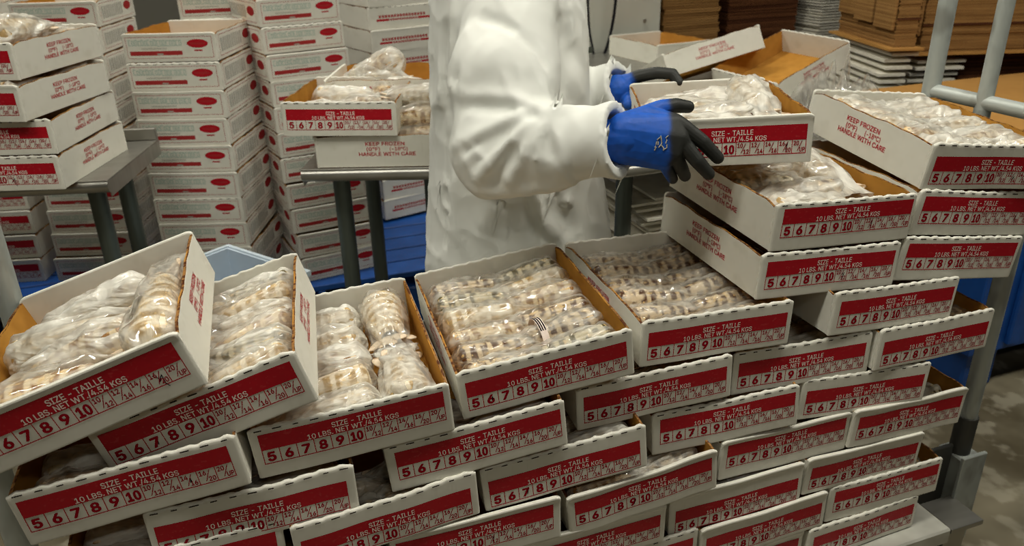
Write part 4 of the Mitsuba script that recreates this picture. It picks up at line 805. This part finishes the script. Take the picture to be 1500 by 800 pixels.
for s in (-1, 1):
    hp, kn, an = hip + PL * 0.095 * s, PC + PL * 0.11 * s + PF * 0.03 + [0, 0, 0.47], PC + PL * 0.115 * s - PF * 0.01 + [0, 0, 0.10]
    t = part('trouser_leg', chain_body([[(hp, 0.098), (kn, 0.075)], [(kn, 0.074), (an, 0.060)]], 0.014, 6), 'trousers', per, smooth=True)
    part('boot', chain_body([[(an + [0, 0, 0.06], 0.055), (an + [0, 0, -0.03], 0.052)], [(an + [0, 0, -0.048], 0.050), (an + PF * 0.15 + [0, 0, -0.058], 0.040)]], 0.012, 6), 'boot', per, smooth=True)
cm = surface_nets(coat_sdf, (0.24, 0.12, 0.44), (0.92, 1.0, 1.46), 0.0058)
cm = trimesh.smoothing.filter_taubin(cm, 0.5, 0.53, 4)
coat = part('lab_coat', cm, 'coat_cotton', per, smooth=True, label='long white cotton lab coat')
# collar and snap
def snap(px): pass
part('snap', cyl(np.array([0.694, 0.531, 1.218]), np.array([0.700, 0.522, 1.219]), 0.0065, 14), 'steel_leg', coat)
gb = (0.006, 0.075, 0.40); gk = (0.016, 0.017, 0.015)
def glove(bones, org, dirn, cut, name='glove'):
    m = chain_body(bones, 0.0032, 10); v = m.vertices; t = (v - org) @ dirn
    b = 1 / (1 + np.exp(-(t - cut - 0.006 * (meshkit.noise(v * 60, 3) - .5)) / 0.0015)); n = (meshkit.fbm(v * 90, 3, 4) - 0.5)[:, None]
    col = np.clip((np.array(gb) * (1 - b[:, None]) + np.array(gk) * b[:, None]) * (1 + 0.5 * n), 0, 1)
    return part(name, m, 'glove_paint', per, smooth=True, color=col, label='blue knitted glove with black dipped fingers')
Wp, K = np.array([0.6093, 0.1937, 1.1239]), [np.array(a) for a in [(0.6885, 0.1659, 1.1484), (0.6883, 0.1499, 1.1269), (0.6785, 0.1479, 1.1031), (0.6641, 0.1565, 1.0862)]]
def finger(pts, r): return [[(np.array(a), ra), (np.array(b), rb)] for (a, ra), (b, rb) in zip(list(zip(pts, r))[:-1], list(zip(pts, r))[1:])]
Wi = WR - (WR - ER) / np.linalg.norm(WR - ER) * 0.06
gl = [[(Wi, 0.034), (Wp, 0.035)], [(Wp + [0, 0, .012], 0.032), (Wp + [0, 0, -.012], 0.032), (K[0], 0.0150), (K[1], 0.0155), (K[2], 0.0150), (K[3], 0.0135)],
      [(Wp + [0.012, 0.008, 0.018], 0.026), ((0.650, 0.198, 1.156), 0.0185), (K[0], 0.015)]]
gl += finger([K[0], (0.698, 0.1575, 1.142), (0.7249, 0.1389, 1.1191), (0.7502, 0.1285, 1.0913)], [0.0150, 0.0138, 0.0122, 0.0105])
gl += finger([K[1], (0.6945, 0.1459, 1.1157), (0.7115, 0.130, 1.0905), (0.7325, 0.1245, 1.0669)], [0.0155, 0.0138, 0.0124, 0.0105])
gl += finger([K[2], (0.6822, 0.1488, 1.0954), (0.6961, 0.1523, 1.0740), (0.7117, 0.1632, 1.055)], [0.0150, 0.0130, 0.0118, 0.0100])
gl += finger([K[3], (0.6684, 0.1591, 1.0826), (0.6814, 0.1644, 1.0640), (0.6958, 0.1763, 1.0480)], [0.0135, 0.0118, 0.0105, 0.0092])
gl += finger([(0.6455, 0.2049, 1.1525), (0.6789, 0.2000, 1.1660), (0.7066, 0.1985, 1.1690), (0.7293, 0.1965, 1.1650)], [0.0190, 0.0150, 0.0125, 0.0105])
gd = (K[1] - Wp) / np.linalg.norm(K[1] - Wp)
G1 = glove(gl, Wp, gd, 0.073)
gm = np.array(mikit.meshkit.WRITTEN[scene[G1]['filename']][0], float); cdir = np.array([-0.31, -0.95, 0.08]); cdir /= np.linalg.norm(cdir)
gs = np.cross(gd, cdir); prt = []
for t0, a, b in [(.052, -.004, .010), (.056, -.010, .002), (.0605, -.012, .006), (.064, -.002, .011), (.068, -.012, .000), (.050, .014, .020), (.071, .002, .010)]:
    ln = []
    for w in np.linspace(a, b, 4):
        q = gm - Wp; near = (np.abs(q @ gd - t0 + 0.25 * w) < .005) & (np.abs(q @ gs - w) < .005)
        if near.any(): v = gm[near][np.argmax(q[near] @ cdir)]; ln.append(v + cdir * 0.0012)
    ln = np.array(ln)
    if len(ln) > 2 and np.linalg.norm(np.diff(ln, axis=0), axis=1).max() < .012: prt.append(tube(ln, 0.0011, 6))
if prt: part('back_print', cat(prt), 'grey_ink', G1, label='faint grey print on the back of the glove')
Wq = np.array([0.7903, 0.5759, 1.121]); f2 = (WL - EL) / np.linalg.norm(WL - EL)
g2 = [[(WL - f2 * 0.06, 0.035), (Wq, 0.033)], [(Wq, 0.031), ((0.8124, 0.5712, 1.1400), 0.0150), ((0.8081, 0.5655, 1.099), 0.0150), ((0.818, 0.5900, 1.105), 0.0160)]]
g2 += finger([(0.8124, 0.5712, 1.1400), (0.8319, 0.5600, 1.1500), (0.8621, 0.5400, 1.1575), (0.8900, 0.5215, 1.1560), (0.8975, 0.5055, 1.1400)], [0.0150, 0.0135, 0.0130, 0.0118, 0.0105])
g2 += finger([(0.818, 0.5800, 1.118), (0.850, 0.5790, 1.118), (0.880, 0.5660, 1.118), (0.903, 0.5550, 1.114)], [0.0150, 0.0125, 0.0115, 0.0100])
g2 += finger([(0.818, 0.5860, 1.100), (0.850, 0.5800, 1.096), (0.878, 0.5680, 1.094), (0.898, 0.5590, 1.092)], [0.0150, 0.0122, 0.0112, 0.0098])
g2 += finger([(0.815, 0.5860, 1.084), (0.840, 0.5830, 1.076), (0.860, 0.5760, 1.074), (0.876, 0.5690, 1.073)], [0.0140, 0.0110, 0.0100, 0.0090])
g2 += finger([(0.799, 0.5640, 1.110), (0.798, 0.540, 1.105), (0.788, 0.520, 1.104), (0.778, 0.502, 1.104)], [0.0180, 0.0140, 0.0120, 0.0100])
glove(g2, Wq, np.array([0.90, -0.2, 0.4]) / 1.005, 0.040)
